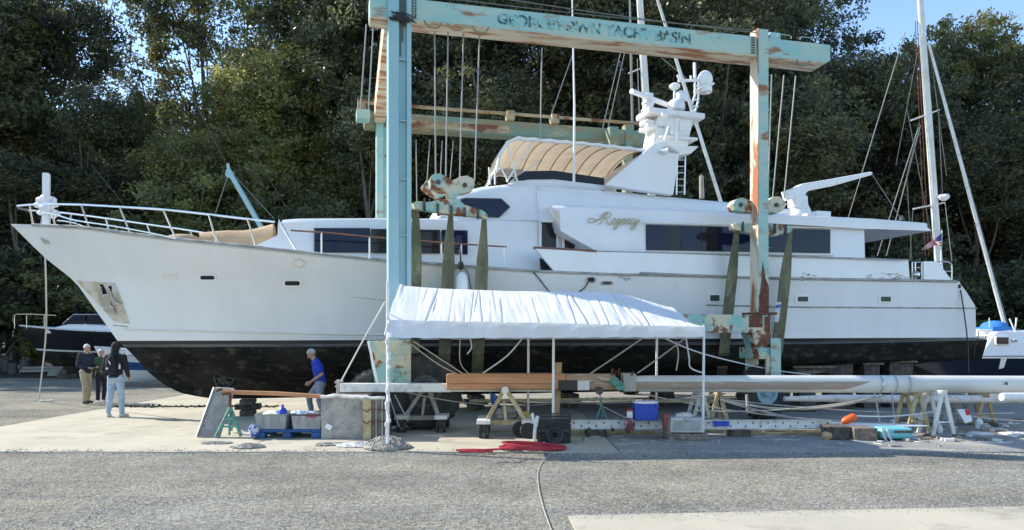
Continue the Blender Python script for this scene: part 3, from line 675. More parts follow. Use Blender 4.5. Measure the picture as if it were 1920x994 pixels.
# staple rail fittings in the boarding gap and at the stern
mb = MB()
for x in (1710, 1716, 1728): mb.tube([L(x, 524, 2.85), L(x, 492, 2.85)], .018)
for y in (492, 502, 512): mb.tube([L(1710, y, 2.85), L(1728, y, 2.85)], .015)
mb.sph(L(1717, 515, 2.9), .1, 8, 6)
mb.build('boarding_gate', M['steel'], yacht, local=True, smooth=True)
mb = MB(); mb.tube(smooth_path([L(1758, 491, 2.6), L(1775, 491, 2.6), L(1782, 494, 2.6), L(1784, 500, 2.6), L(1784, 524, 2.6)], 4), .02)
mb.tube([L(1770, 509, 2.6), L(1784, 509, 2.6)], .016); mb.build('stern_rail', M['steel'], yacht, local=True, smooth=True)
mb = MB(); mb.lathe([(.06, 0), (.07, .1), (0, .12)], L(1797, 541, 2.75), 10); mb.build('stern_light', M['black_plastic'], yacht, local=True)
mb = MB(); mb.tube(smooth_path([L(1801, 544, 2.8), L(1806, 575, 2.82), L(1812, 620, 2.84), L(1815, 655, 2.8), L(1816, 700, 2.8)], 5), .018, 6); mb.build('shore_cable', M['black_plastic'], yacht, local=True, smooth=True)
mb = MB(); mb.tube(smooth_path([L(1835, 620, 2.5), L(1834, 632, 2.5), L(1828, 650, 2.6), L(1826, 668, 2.6)], 4), .012, 6); mb.build('dangling_line', M['black_plastic'], yacht, local=True, smooth=True)
# scuffed fairlead marks
rg = random.Random(5); mb = MB()
for i in range(46):
    cx = rg.choice([rg.uniform(1495, 1535), rg.uniform(1615, 1705), rg.uniform(1640, 1705), rg.uniform(1160, 1180)]); cy = rg.uniform(513, 527)
    p = HP(cx, cy, .024); q = HP(cx+rg.uniform(3, 9), cy+rg.uniform(-2, 2), .024); mb.beam(p, q, .006, .008+.02*rg.random())
mb.build('paint_scuffs', M['strake'], yacht, local=True, kind='stuff')

# ---------------- flying bridge
loft('flybridge_coaming', [(962, 338), (1000, 334), (1060, 334), (1136, 345)], [(950, 346), (1060, 350), (1136, 356)], lambda u: 1.95, M['gel2'], rad=.1, w0=1.95)
sh = []
for x, yt in ((965, 333), (985, 321), (1040, 320), (1133, 334)):
    sh.append((L(x, yt, 1.8), L(x, yt+16, 1.85)))
mb = MB()
rowt = [p for p, q in sh]+[Vector((p.x, -p.y, p.z)) for p, q in sh[::-1]]; rowb = [q for p, q in sh]+[Vector((q.x, -q.y, q.z)) for p, q in sh[::-1]]
mb.grid([rowt, rowb]); mb.build('windscreen', M['black'], yacht, local=True)
# bimini: frame of bows with canvas over
BN = [(972, 260), (1000, 262), (1100, 270), (1208, 282)]
un0, un1 = L(972, 260, 2.0).x, L(1208, 282, 2.0).x
def bim(s, v):    # s along, v -1..1 across
    u = un0+(un1-un0)*s; z = interp(u, [(lambda p: (p.x, p.z))(L(x, y, 2.0)) for x, y in BN])
    u += .45*(v+1)/2
    return Vector((u, 2.0*v, z+.22*(1-v*v)-.02*abs(math.sin(s*8*math.pi))))
rows = []
for i in range(33): rows.append([bim(i/32, -1+2*j/12) for j in range(13)])
fr = []
for k in (3, 2, 1):   # drooping front
    a = R(30*k); fr.append([Vector((p.x-.5*math.sin(a), p.y*(1-.10*(k/3)), p.z-.78*(1-math.cos(a)))) for p in rows[0]])
mb = MB(); mb.grid(fr+rows); bo = mb.build('bimini_canvas', M['bimini'], yacht, local=True, smooth=True)
sm = bo.modifiers.new('thick', 'SOLIDIFY'); sm.thickness = .015
mb = MB(); edge = [r[0] for r in fr+rows]; mb.tube([p+Vector((0, -.01, .01)) for p in edge], .045, 6); e2 = [r[-1] for r in fr+rows]; mb.tube(e2, .045, 6); mb.tube(fr[0], .03, 6)
mb.build('bimini_edge', M['white'], yacht, local=True, smooth=True)
for i in (2, 6, 10, 14, 18, 22, 26, 31):
    mb = MB(); mb.tube([p+Vector((0, 0, -.03)) for p in rows[i]], .016, 6); mb.build('canopy_bow', M['tan'] if i > 2 else M['white'], yacht, local=True, smooth=True)
for a, b, w in (((917, 314), (919, 346), 1.9), ((928, 318), (928, 346), 1.9), ((950, 265), (970, 341), 1.95), ((1000, 262), (950, 341), 1.95), ((1012, 300), (958, 341), 1.5), ((932, 300), (953, 341), 1.5)):
    mb = MB(); mb.tube([L(*a, w), L(*b, w)], .022, 6); mb.build('bimini_stanchion', M['white'], yacht, local=True, smooth=True)
# whip aerial in front of the bimini
mb = MB(); mb.tube([L(1076, 342, 2.3), L(1077, 200, 2.3), L(1072, -40, 2.3)], [.035, .028, .012], 6); mb.build('whip_antenna', M['white'], yacht, local=True, smooth=True)
# radar arch
for sg in (1, -1):
    pts = [L(x, y, 2.2) for x, y in ((1134, 347), (1150, 333), (1228, 268), (1246, 264), (1275, 284), (1263, 366), (1200, 358))]
    mb = MB(); mb.prism([Vector((p.x, p.y*sg, p.z)) for p in pts], (0, .22*sg, 0)); mb.build('arch_leg', M['gel2'], yacht, local=True, bevel=.03)
a = L(1222, 285, 2.2); b = L(1275, 270, 2.2)
mb = MB(); mb.bx(a.x, b.x, -2.1, 2.1, a.z-.1, a.z+.12); mb.build('arch_crossbeam', M['gel2'], yacht, local=True, bevel=.05)
mb = MB(); pts = [L(x, y, 2.2) for x, y in ((1238, 285), (1244, 273), (1311, 274), (1296, 288), (1276, 291))]; mb.prism(pts, (0, 4.2, 0)); mb.build('arch_platform', M['white'], yacht, local=True, bevel=.02)
mb = MB()
for x in (1268, 1283): mb.tube([L(x, 365, 1.9), L(x+2, 285, 1.9)], .022)
for k in range(7): mb.tube([L(1268+k*.3, 360-k*12, 1.9), L(1284, 360-k*12, 1.9)], .016)
mb.build('ladder', M['steel'], yacht, local=True, smooth=True)
# mast with radars: central column, spreader platforms, domes, floodlight, antennas
W0 = .3
mb = MB(); pts = [L(x, y, W0) for x, y in ((1222, 276), (1232, 225), (1240, 208), (1300, 208), (1296, 240), (1290, 276))]; mb.prism(pts, (0, .7, 0)); mst = mb.build('radar_mast', M['white'], yacht, local=True, bevel=.04)
def at(x, y, w=W0-.3): return L(x, y, w)
mb = MB(); mb.beam(at(1204, 214), at(1308, 226), .9, .16); mb.beam(at(1205, 240), at(1240, 245), .6, .12); mb.beam(at(1225, 262), at(1295, 268), .9, .08)
mb.build('mast_platform', M['white'], mst, local=True, bevel=.03)
mb = MB(); mb.lathe([(.2, 0), (.2, .05), (.15, .06), (.15, .2), (.18, .21), (.18, .26), (.12, .28), (.12, .42), (.15, .43), (.15, .5), (.05, .54)], at(1215, 210), 14); mb.lathe([(.2, 0), (.24, .05), (.24, .14), (.1, .2)], at(1215, 239), 14)
mb.build('radar_pedestal', M['white'], mst, local=True, smooth=30)
mb = MB(); mb.tube([at(1184, 171, .5), at(1252, 197, -.5)], .075, 8); mb.build('radar_scanner', M['white'], mst, local=True, smooth=True)
def dome(x, y, r, h, name='satellite_dome'):
    mb = MB(); mb.lathe([(r*.75, -.03), (r, .02), (r, h*.45), (r*.92, h*.7), (r*.66, h*.9), (r*.3, h), (.001, h*1.01)], at(x, y), 16); mb.build(name, M['white'], mst, local=True, smooth=True)
dome(1268, 206, .25, .30); dome(1277, 190, .19, .30); dome(1299, 226, .2, .22)
mb = MB(); mb.tube([at(1264, 190), at(1265, 168)], .035); mb.lathe([(.05, 0), (.15, .08), (.16, .15), (.09, .2), (.001, .22)], at(1265, 170), 12); mb.build('gps_antenna', M['white'], mst, local=True, smooth=True)
mb = MB()
mb.tube([at(1302, 226), at(1296, 200), at(1303, 178), at(1303, 150)], .035, 6); mb.tube([at(1288, 262), at(1300, 220), at(1309, 190), at(1310, 155)], .035, 6)
for k in range(5): mb.tube([at(1301, 160+k*13), at(1309, 162+k*13)], .025, 6)
mb.tube([at(1272, 152), at(1312, 150)], .04, 6); mb.tube([at(1303, 150), at(1302, 118)], .05, 6); mb.tube([at(1275, 152), at(1270, 140)], .04, 6); mb.tube([at(1296, 150), at(1295, 142)], .04, 6)
mb.build('mast_ladder', M['white'], mst, local=True, smooth=True)
mb = MB(); mb.sph(at(1322, 150), (.22, .22, .27), 14, 10); mb.lathe([(.2, -.18), (.2, -.04)], at(1322, 162), 14); mb.beam(at(1306, 168), at(1334, 160), .36, .05); mb.build('searchlight', M['white'], mst, local=True, smooth=True)
for nm, f in (('floodlight', lambda m: m.sph(at(1288, 244), .1)), ('floodlight', lambda m: m.sph(at(1284, 230), .08)), ('anchor_light', lambda m: m.lathe([(.12, 0), (.12, .1), (.03, .3)], at(1247, 228), 10)), ('loudhailer', lambda m: m.lathe([(.07, 0), (.14, .15), (.14, .2)], at(1235, 262), 12)),
    ('junction_box', lambda m: m.box(at(1262, 240, .5), (.12, .1, .34))), ('junction_box', lambda m: m.box(at(1276, 236, .5), (.09, .1, .26))), ('mast_strut', lambda m: m.tube([at(1257, 226, .6), at(1246, 262, .6)], .03)), ('mast_strut', lambda m: m.tube([at(1270, 222, .6), at(1268, 268, .6)], .03)), ('spotlight', lambda m: m.tube([at(1240, 216, .6), at(1250, 216, .6)], .07))):
    mb = MB(); f(mb); mb.build(nm, M['white'], mst, local=True, smooth=30)
mb = MB(); mb.lathe([(.02, 0), (.07, .14), (.09, .16), (.09, .18), (0, .16)], at(1262, 292, 2.3)+Vector((-.35, 0, .1)), 12, 'X'); mb.build('horn', M['white'], mst, local=True, smooth=True)
# davit crane on the boat deck
mb = MB(); b0 = L(1500, 405, 1.0); mb.lathe([(.30, 0), (.30, .12), (.22, .3), (.20, .55)], b0, 16)
mb.build('davit_base', M['white'], yacht, local=True, smooth=True)
mb = MB(); pts = [L(x, y, 1.2) for x, y in ((1490, 376), (1488, 362), (1493, 352), (1506, 344), (1560, 335), (1637, 321), (1638, 327), (1570, 346), (1528, 354), (1516, 358), (1511, 366), (1511, 388), (1490, 388))]
mb.prism(pts, (0, .36, 0)); cr_ = mb.build('davit_boom', M['white'], yacht, local=True, bevel=.05)
mb = MB(); mb.beam(L(1472, 368, 1.2), L(1494, 360, 1.2), .3, .28); mb.build('davit_winch_box', M['white'], cr_, local=True, bevel=.03)
mb = MB(); mb.tube([L(1636, 328, 1.1), L(1690, 411, 1.1)], .014, 5); mb.lathe([(.05, 0), (.05, .12), (0, .14)], L(1690, 413, 1.1), 8); mb.build('davit_cable', M['cabledark'], cr_, local=True)
for x0, x1, y, h in ((1518, 1545, 404, .14), (1440, 1470, 398, .10)): p = L(x0, y, 1.6); q = L(x1, y, 1.6); mb = MB(); mb.bx(p.x, q.x, -1.9, -1.2, p.z-.1, p.z+h*.6); mb.build('deck_locker', M['white'], yacht, local=True, bevel=.02)
mb = MB()
mb.tube([L(1440, 397, 2.4), L(1482, 397, 2.4)], .025); mb.tube([L(1465, 397, 2.4), L(1474, 382, 2.4), L(1462, 380, 2.4)], .02)
mb.build('deck_handrail', M['white'], yacht, local=True, smooth=True)
# small gangway post and mast crutch behind the arch
mb = MB(); mb.tube([L(1316, 372, -1), L(1315, 332, -1), L(1315, 328, -1)], [.08, .07, .02], 8); mb.build('vent_post', M['woodgrey'], yacht, local=True, smooth=True)

# ---------------- name in flowing gold script
def script(strokes, x0, y0, sx, sy, w, r, shear=.35):
    mb = MB()
    for st in strokes:
        q = smooth_path([Vector((x, y, 0)) for x, y in st], 6); out = []
        for p in q: out.append(L(x0+(p.x+p.y*shear)*sx, y0-p.y*sy, w))
        mb.tube(out, r, 6)
    return mb
RG = [[(.75, 1.35), (.2, 1.0), (-.6, .55), (-1.6, .35), (-2.3, .55), (-2.2, .95), (-1.5, 1.05), (-.7, .8), (.1, .9), (.8, 1.5), (1.3, 2.0), (1.5, 1.9), (1.1, 1.2), (.7, .4), (.3, 0)],
      [(.2, 1.5), (.9, 2.0), (1.8, 2.1), (2.3, 1.8), (2.0, 1.25), (1.2, 1.05), (1.7, .75), (2.1, .2), (2.6, 0), (3.0, .4)],
      [(2.9, .45), (3.4, .6), (3.6, .9), (3.3, 1.05), (3.0, .7), (3.1, .2), (3.5, 0), (3.9, .3)],
      [(4.5, .85), (4.1, 1.0), (3.9, .5), (4.2, .2), (4.6, .6), (4.7, 1.0), (4.6, .2), (4.3, -.6), (3.8, -.8), (3.8, -.4), (4.6, .1), (5.0, .4)],
      [(5.0, .45), (5.5, .65), (5.6, .95), (5.3, 1.0), (5.05, .6), (5.2, .1), (5.6, .05), (5.9, .5), (6.0, 1.0), (5.95, .1)],
      [(5.95, .2), (6.3, .9), (6.65, .95), (6.6, .3), (6.8, .05), (7.1, .4)],
      [(7.6, .85), (7.3, 1.0), (7.0, .5), (7.2, .05), (7.6, .15), (7.9, .6)],
      [(7.9, 1.0), (7.9, .3), (8.2, .15), (8.5, .6), (8.65, 1.0), (8.5, .1), (8.1, -.7), (7.6, -.8), (7.7, -.3), (8.6, .3), (9.1, .6)]]
script(RG, 1121, 421, 8.6, 11.0, 2.905, .0115).build('yacht_name', M['gold'], yacht, local=True, smooth=True)

# ---------------- rails, bow staff, covers
def tubes(name, paths, r, mt, w=None, n=6): 
    mb = MB()
    for p in paths: mb.tube(p, r, n)
    return mb.build(name, mt, yacht, local=True, smooth=True)
def sheer(x, inn=.08):
    y = interp(x, SH); v = HP(x, y); return L(x, y, -v.y-inn)
def railpt(x, y, inn=.0):
    v = HP(max(60, x+22), interp(x+22, SH)); return L(x, y, max(.05, -v.y-inn))
tr_ = [(33, 386), (80, 383), (150, 384), (224, 388), (306, 393), (391, 402), (450, 409), (515, 416)]
pts = smooth_path([railpt(x, y) for x, y in tr_], 4); pts = [Vector((pts[0].x-.1, 0, pts[0].z))]+pts
tubes('bow_rail', [pts], .024, M['steel']); tubes('bow_rail', [[Vector((p.x, -p.y, p.z)) for p in pts]], .024, M['steel'])
lo_ = [(76, 400), (100, 401), (140, 413), (218, 425), (292, 439), (330, 448)]
tubes('lower_rail', [smooth_path([railpt(x, y, .02) for x, y in lo_], 4)], .018, M['steel'])
tubes('lower_rail', [[Vector((p.x, -p.y, p.z)) for p in smooth_path([railpt(x, y, .02) for x, y in lo_], 4)]], .018, M['steel'])
for x0, x1 in ((62, 55), (103, 96), (167, 152), (244, 224), (330, 306), (407, 391), (480, 464), (556, 523)):
    a = sheer(x0); b = railpt(x1, interp(x1, tr_)); 
    for sg in (1, -1): tubes('rail_stanchion', [[Vector((a.x, sg*a.y, a.z)), Vector((b.x, sg*b.y, b.z))]], .019, M['steel'])
for x in (146, 221, 295):
    a = sheer(x); b = railpt(x-4, interp(x-4, lo_), .02); tubes('rail_stanchion', [[a, b]], .016, M['steel'])
wr = [(545, 432), (620, 437), (700, 445), (780, 451), (870, 458), (950, 463)]
wrp = [L(x, y, 2.85) for x, y in wr]; tubes('side_deck_rail', [wrp], .019, M['teak'])
tubes('side_deck_rail', [[Vector((p.x, -p.y, p.z)) for p in wrp]], .026, M['teak'])
for x in (603, 693, 782, 828, 865, 946): tubes('rail_stanchion', [[L(x, interp(x, wr), 2.85), L(x, interp(x, SH), 2.9)]], .018, M['white'])
tubes('rail_gate_wire', [[L(523, 412, 1.9), L(556, 470, 2.1)]], .015, M['steel'])
# bow staff wrapped in white plastic
c0 = L(87, 420, .0)
mb = MB(); mb.bx(c0.x-.07, c0.x+.07, -.07, .07, c0.z-.1, L(87, 325, 0).z); st = mb.build('bow_post', M['white'], yacht, local=True, bevel=.02)
mb = MB(); rg = random.Random(2)
for k in range(26): p = c0+Vector((rg.gauss(0, .07), rg.gauss(0, .07), .18+rg.random()*.5)); mb.sph(p, (.07+rg.random()*.07, .09, .05+rg.random()*.05), 7, 5)
mb.build('plastic_wrap', M['white'], st, local=True, smooth=25)
# tan canvas over the foredeck tender
mb = MB(); rows = []
TC = [(374, 436, 460), (392, 434, 462), (425, 431, 466), (455, 433, 470), (480, 428, 470), (512, 419, 470)]
for x, yt, yb in TC:
    a = L(x, yt, .6); b = L(x, yb, 1.1); rows.append([Vector((b.x, -1.1, b.z-.15)), Vector((b.x, -1.05, (a.z*2+b.z)/3)), Vector((a.x, -.8, a.z-.02)), Vector((a.x, -.2, a.z+.05)), Vector((a.x, .5, a.z)), Vector((b.x, 1.05, b.z))])
mb.grid(rows); mb.add(rows[0], [tuple(range(6))]); mb.build('tender_cover', M['tan'], yacht, local=True, smooth=40, sub=1)
mb = MB(); p = L(343, 446, .7); mb.sph(p+Vector((0, 0, -.05)), (.42, .3, .14), 12, 6); mb.build('windlass_cover', M['tan'], yacht, local=True, smooth=True)
# draped power cord and side fittings
tubes('shore_cord', [smooth_path([HP(1000, 510, .03), HP(1012, 524, .03), HP(1026, 542, .03), HP(1042, 560, .03)], 4)], .014, M['black_plastic'])
tubes('shore_cord', [smooth_path([HP(1103, 529, .05), HP(1096, 540, .04), HP(1088, 546, .03), HP(1080, 556, .03)], 4)], .014, M['black_plastic'])
mb = MB(); p = L(864, 498, 3.08); mb.sph(p, (.07, .07, .1), 8, 6); mb.tube([L(862, 460, 2.88), L(864, 496, 3.05)], .02)
mb.tube(smooth_path([L(864, 500, 3.1), L(850, 508, 3.1), L(848, 530, 3.1), L(850, 560, 3.1)], 4), .01); mb.tube(smooth_path([L(864, 500, 3.1), L(877, 510, 3.1), L(881, 530, 3.1), L(886, 560, 3.1)], 4), .01)
mb.build('fender_line', M['black_plastic'], yacht, local=True, smooth=True)
mb = MB(); mb.lathe([(.07, 0), (.13, .1), (.14, .7), (.12, .86), (.06, .93), (.02, .95)], L(866, 590, 3.15), 16); mb.build('fender', M['gel'], yacht, local=True, smooth=True)
# ensign, hung limp from a slanting staff over the stern
fl = thing('ensign', 'small faded striped flag with a blue corner flying at the yacht stern', 'flag', L(1768, 436, .2))
WM[fl.name] = Matrix(); 
base = WM[yacht.name]; fl.location = base @ L(1764, 495, .2); WM[fl.name] = Matrix.Translation(fl.location)
def YW(x, y, w): return base @ L(x, y, w)
mb = MB(); mb.tube([YW(1764, 495, .2), YW(1766, 432, .2)], .018); mb.build('flagstaff', M['white'], fl, smooth=True)
FL = lambda s, v: YW(1766-38*s-1.5*math.sin(s*9)*s, 436+34*s*(.9)+(24*(1-s)+7*s)*v*(1-.45*s)+1.5*math.sin(s*8+v*2), .2+.12*math.sin(s*10+v))
mr_ = mat('flag_red', (.45, .03, .06), .8); mw_ = mat('flag_white', (.65, .62, .62), .8); mbl = mat('flag_blue', (.02, .03, .16), .8)
mb = MB(); n = 18
for j in range(9):
    for i in range(n):
        mb.mi = 2 if (i < 6 and j < 5) else (j % 2)
        mb.add([FL(i/n, j/9), FL((i+1)/n, j/9), FL((i+1)/n, (j+1)/9), FL(i/n, (j+1)/9)], [(0, 1, 2, 3)])
mb.build('flag_cloth', [mr_, mw_, mbl], fl, smooth=True)
# tow line hanging from the bow to the yard
hp = base @ HP(84, 456); e = G(73, 752)
mb = MB(); mb.tube(smooth_path([hp, hp.lerp(Vector((e.x, e.y, .05)), .5)+Vector((.12, 0, 0)), Vector((e.x, e.y, .06)), Vector((e.x+.15, e.y-.15, .03)), Vector((e.x+.5, e.y-.25, .03)), Vector((e.x+.42, e.y-.05, .03)), Vector((e.x+.25, e.y-.1, .03))], 8), .022, 6)
mb.build('bow_line', M['ropew'], label='pale rope hanging from the bow fairlead of the yacht to the gravel', cat='rope', smooth=True)
# keel blocks
for i, u in enumerate((-6.75, -4.2, -1.0, 1.6, 4.4, 7.4)):
    p = base @ Vector((u, 0, 0)); t = thing('keel_block', ['timber keel block under the forefoot of the yacht', 'timber keel block under the yacht left of the near lift upright', 'timber keel block under the yacht behind the grey trestle', 'timber keel block under the yacht behind the yellow trestle', 'timber keel block under the yacht behind the blue cooler', 'timber keel block under the yacht by the right lift upright'][i], 'keel block', p, TH, 'timber blocks under the keel')
    zt = zk_(u)-.005
    k = 0
    while zt-k*.13 > .02 and k < 4:
        mb = MB(); h = min(.125, zt-k*.13); mb.box((0, 0, zt-k*.13-h/2), (.32, .9, h) if k % 2 == 0 else (.6, .45, h)); mb.build('timber', M['block'], t, local=True, bevel=.01); k += 1
# ------------------------------------------------------------------ travel lift
lift = thing('travel_lift', 'old teal and rust boat hoist standing over the white yacht, faded lettering on its beam', 'boat hoist', (0, DC, 0), TH)
WN, WF = 3.95, -3.95
u0, u1 = L(748, 500, WN).x, L(1424, 400, WN).x
ZT = 8.92; ZB = 8.48
def lb(name, mt, f, parent=None, bevel=.012, label=None, kind=None):
    mb = MB(); f(mb); return mb.build(name, mt, parent or lift, local=True, bevel=bevel, label=label, kind=kind)
for wi, w in enumerate((WN, WF)):
    y = -w; far = wi == 1
    # upright nearest the bow: channel with recessed web
    LH = .235
    uN = u0; u0 = uN+(.26 if far else 0)
    def upr(mb):
        mb.bx(u0-LH, u0-.02, y-.22, y+.22, 1.6, ZT+.9)
        mb.bx(u0-.021, u0+.14, y-.12, y+.12, 1.6, ZT+.9); mb.bx(u0+.14, u0+LH, y-.22, y+.22, 1.6, ZT+.9)
    upl = lb('upright', M['tealB'] if far else M['tealA'], upr)
    if not far:
        lb('web_plate', M['tealA'], lambda mb: [mb.bx(u0-.02, u0+.14, y-.20, y-.10, z, z+.02) for z in (4.0, 5.15, 6.35, 7.6)], upl, 0)
        lb('hydraulic_pipe', M['cabledark'], lambda mb: [mb.tube([(u0+.02+.04*k, y-.15, ZT+.6), (u0+.02+.04*k, y-.15, 7.7+.3*k)], .012, 6) for k in range(3)], upl, 0)
        rg = random.Random(8)
        lb('hose_bundle', M['black_plastic'], lambda mb: [mb.tube(smooth_path([(u0+.06+rg.uniform(-.05, .05), y-.24, 8.42+rg.uniform(-.05, .05)), (u0+.06+rg.uniform(-.14, .14), y-.27, 8.44+rg.uniform(-.08, .1)), (u0+.06+rg.uniform(-.3, .3), y-.25, 8.46+rg.uniform(-.1, .12))], 4), [.014]*8+[.005], 5) for _ in range(22)], upl, 0)
    # aft upright: near one shows a rusted cream side and a teal face
    def upr2(mb): mb.bx(u1-.13, u1+.14, y-.16, y+.16, 2.0, ZT+.18)
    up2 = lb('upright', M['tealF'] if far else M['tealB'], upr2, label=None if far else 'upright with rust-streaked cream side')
    if not far:
        lb('side_plate', M['rustcreamv'], lambda mb: mb.bx(u1-.145, u1-.132, y-.172, y+.17, 2.45, ZT+.19), up2)
        lb('rust_patch', M['rust'], lambda mb: mb.prism([(u1-.02, y-.172, 3.7), (u1+.05, y-.172, 3.3), (u1+.142, y-.172, 3.1), (u1+.142, y-.172, 2.5), (u1-.13, y-.172, 2.5), (u1-.10, y-.172, 2.9), (u1-.06, y-.172, 3.2)], (0, .01, 0)), up2)
        lb('ladder_rungs', M['tealA'], lambda mb: [mb.tube([(u1+.1, y-.26, z), (u1+.1, y-.2, z)], .012, 5) for z in np.arange(4, 8.4, .4)], up2, 0)
    # top beam with its underside flange
    ua, ue2 = u0-.60, L(1551, 100, WN).x
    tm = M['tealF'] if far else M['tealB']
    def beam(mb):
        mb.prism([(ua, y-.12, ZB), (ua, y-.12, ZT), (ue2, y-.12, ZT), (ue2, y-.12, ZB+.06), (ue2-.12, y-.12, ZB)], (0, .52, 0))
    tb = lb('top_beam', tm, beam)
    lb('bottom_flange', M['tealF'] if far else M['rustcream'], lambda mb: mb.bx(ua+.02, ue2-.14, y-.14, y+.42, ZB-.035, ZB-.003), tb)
    if far:
        lb('pipe_rail', M['rustdark'], lambda mb: [mb.tube([(ua, y-.1, ZT+.24), (ue2, y-.1, ZT+.24)], .055, 8)] + [mb.bx(q, q+.25, y-.3, y, ZT, ZT+.3) for q in (u0-.8, u0+3.9, u0+5.4)], tb)
        lb('rust_band', M['rustdark'], lambda mb: mb.bx(u0+.2, u0+4.0, y-.135, y-.122, ZB+.02, ZT-.18), tb, 0)
    else:
        lb('bolt_row', M['block'], lambda mb: [mb.tube([(q, y-.15, z), (q, y-.11, z)], .018, 6) for q in (u0+.27, u0+.33, u1-.23, u1-.28) for z in np.arange(ZB+.05, ZT, .06)], tb, 0, kind='stuff')
        for q in (u0+.5, u0+.98, u0+1.5, u1+.85): lb('hose_loop', M['tealF'], lambda mb: [mb.tube(smooth_path([(q, y-.2, ZB-.03), (q+.1, y-.2, ZB-.14), (q+.28, y-.2, ZB-.14), (q+.36, y-.2, ZB-.03)], 4), .022, 6)], tb, 0)
        lb('top_cable', M['cabledark'], lambda mb: [mb.tube(sag((u0+.2, y-.1, ZT+.32), (u1-.1, y-.1, ZT+.1), .06), .012, 5), mb.tube(sag((u0+.2, y+.1, ZT+.2), (u1-.1, y-.1, ZT+.16), .05), .01, 5)], tb, 0)
        lb('sheave_bracket', M['tealA'], lambda mb: mb.bx(u1+.22, u1+.5, y-.1, y+.1, ZT, ZT+.16), tb)
        for q in (u1+.35, u1+.95): lb('grab_handle', M['tealA'], lambda mb: [mb.tube(smooth_path([(q, y-.2, ZT), (q+.03, y-.2, ZT+.07), (q+.33, y-.2, ZT+.07), (q+.36, y-.2, ZT)], 3), .012, 5)], tb)
    u0 = uN
    # lower girder joining the uprights, feet, forks, wheels
    gd = lb('lower_girder', M['tealR'], lambda mb: mb.bx(u0+.24, u1+.17, y-.2, y+.2, 2.02, 2.44))
    if not far: lb('rust_patch', M['rust'], lambda mb: [mb.bx(u1-.40, u1-.05, y-.215, y-.198, 2.15, 2.43), mb.bx(u1+.0, u1+.15, y-.215, y-.198, 2.05, 2.4)], gd)
    lb('flange_plate', M['rust'], lambda mb: mb.bx(u1-.32, u1+.32, y-.25, y+.25, 2.445, 2.50), gd)
    ft = lb('foot_casing', M['tealR'], lambda mb: mb.prism([(u0-.62, y-.3, 1.84), (u0+.22, y-.3, 1.86), (u0+.22, y-.3, .95), (u0-.5, y-.3, .95)], (0, .5, 0)), label='tapered foot casing with flaking paint')
    lb('edge_lip', M['white'], lambda mb: mb.prism([(u0-.66, y-.33, 1.83), (u0-.62, y-.33, 1.85), (u0-.44, y-.33, 1.0), (u0-.48, y-.33, 1.0)], (0, .1, 0)), ft, 0)
    lb('fork', M['tealR'], lambda mb: [mb.prism([(u1-.35, y-.24, 2.02), (u1+.2, y-.24, 2.02), (u1+.02, y-.24, 1.62), (u1-.2, y-.24, 1.62)], (0, .48, 0)), mb.bx(u1-.28, u1+.26, y-.42, y+.42, 1.42, 1.68), mb.bx(u1-.1, u1+.22, y-.46, y-.38, .75, 1.5), mb.bx(u1-.1, u1+.22, y+.38, y+.46, .75, 1.5)])
    if not far:
        lb('fork_arm', M['tealB'], lambda mb: [mb.bx(u1-.02, u1+.24, y-.50, y-.462, .98, 1.9)])
    for uu, rr_ in ((u0-.45, 1), (u0+.52, 1.25), (u1+.1, 1)):
        wh = MB(); T_ = [(.28, -.17), (.42, -.2), (.56, -.21), (.61, -.17), (.63, -.1), (.635, 0), (.63, .1), (.61, .17), (.56, .21), (.42, .2), (.28, .17)]
        wh.lathe(T_, (uu, y, .63), 32, 'Y')
        for k in range(26):
            a = k*2*math.pi/26; d = Vector((math.cos(a), 0, math.sin(a))); wh.beam(Vector((uu, y-.15, .63))+d*.632, Vector((uu, y+.15, .63))+Vector((math.cos(a+.12), 0, math.sin(a+.12)))*.632, .05, .03, up=d)
        for v in wh.v: v.x = uu+(v.x-uu)*rr_; v.z *= rr_
        wo_ = wh.build('wheel', M['tyre'], lift, local=True, smooth=30)
        hb = MB(); hb.lathe([(.29, -.16), (.27, -.19), (.2, -.19), (.17, -.14), (.1, -.14), (.09, -.22), (.04, -.23), (.001, -.23)], (uu, y, .63), 20, 'Y'); hb.lathe([(.29, .16), (.2, .19), (.001, .19)], (uu, y, .63), 20, 'Y')
        for v in hb.v: v.x = uu+(v.x-uu)*rr_; v.z *= rr_
        hb.build('hub', M['tealA'] if uu > 0 else M['bottomgrey'], wo_, local=True, smooth=30)
# crossbeam joining the two sides above the bow
lb('cross_beam', M['rustcream'], lambda mb: mb.beam((u0-.10, -WN+.3, ZT-.1), (u0+.12, -WF-.3, ZT-.1), .34, .6))
lb('cross_beam_end', M['tealB'], lambda mb: mb.bx(u0-.6, u0-.2, -WF-.9, -WF-.32, ZB-.02, ZB+.25))
lb('sheave_housing', M['tealF'], lambda mb: [mb.bx(u1-.9, u1-.6, -WF-.7, -WF-.3, ZB-.3, ZT-.1)])
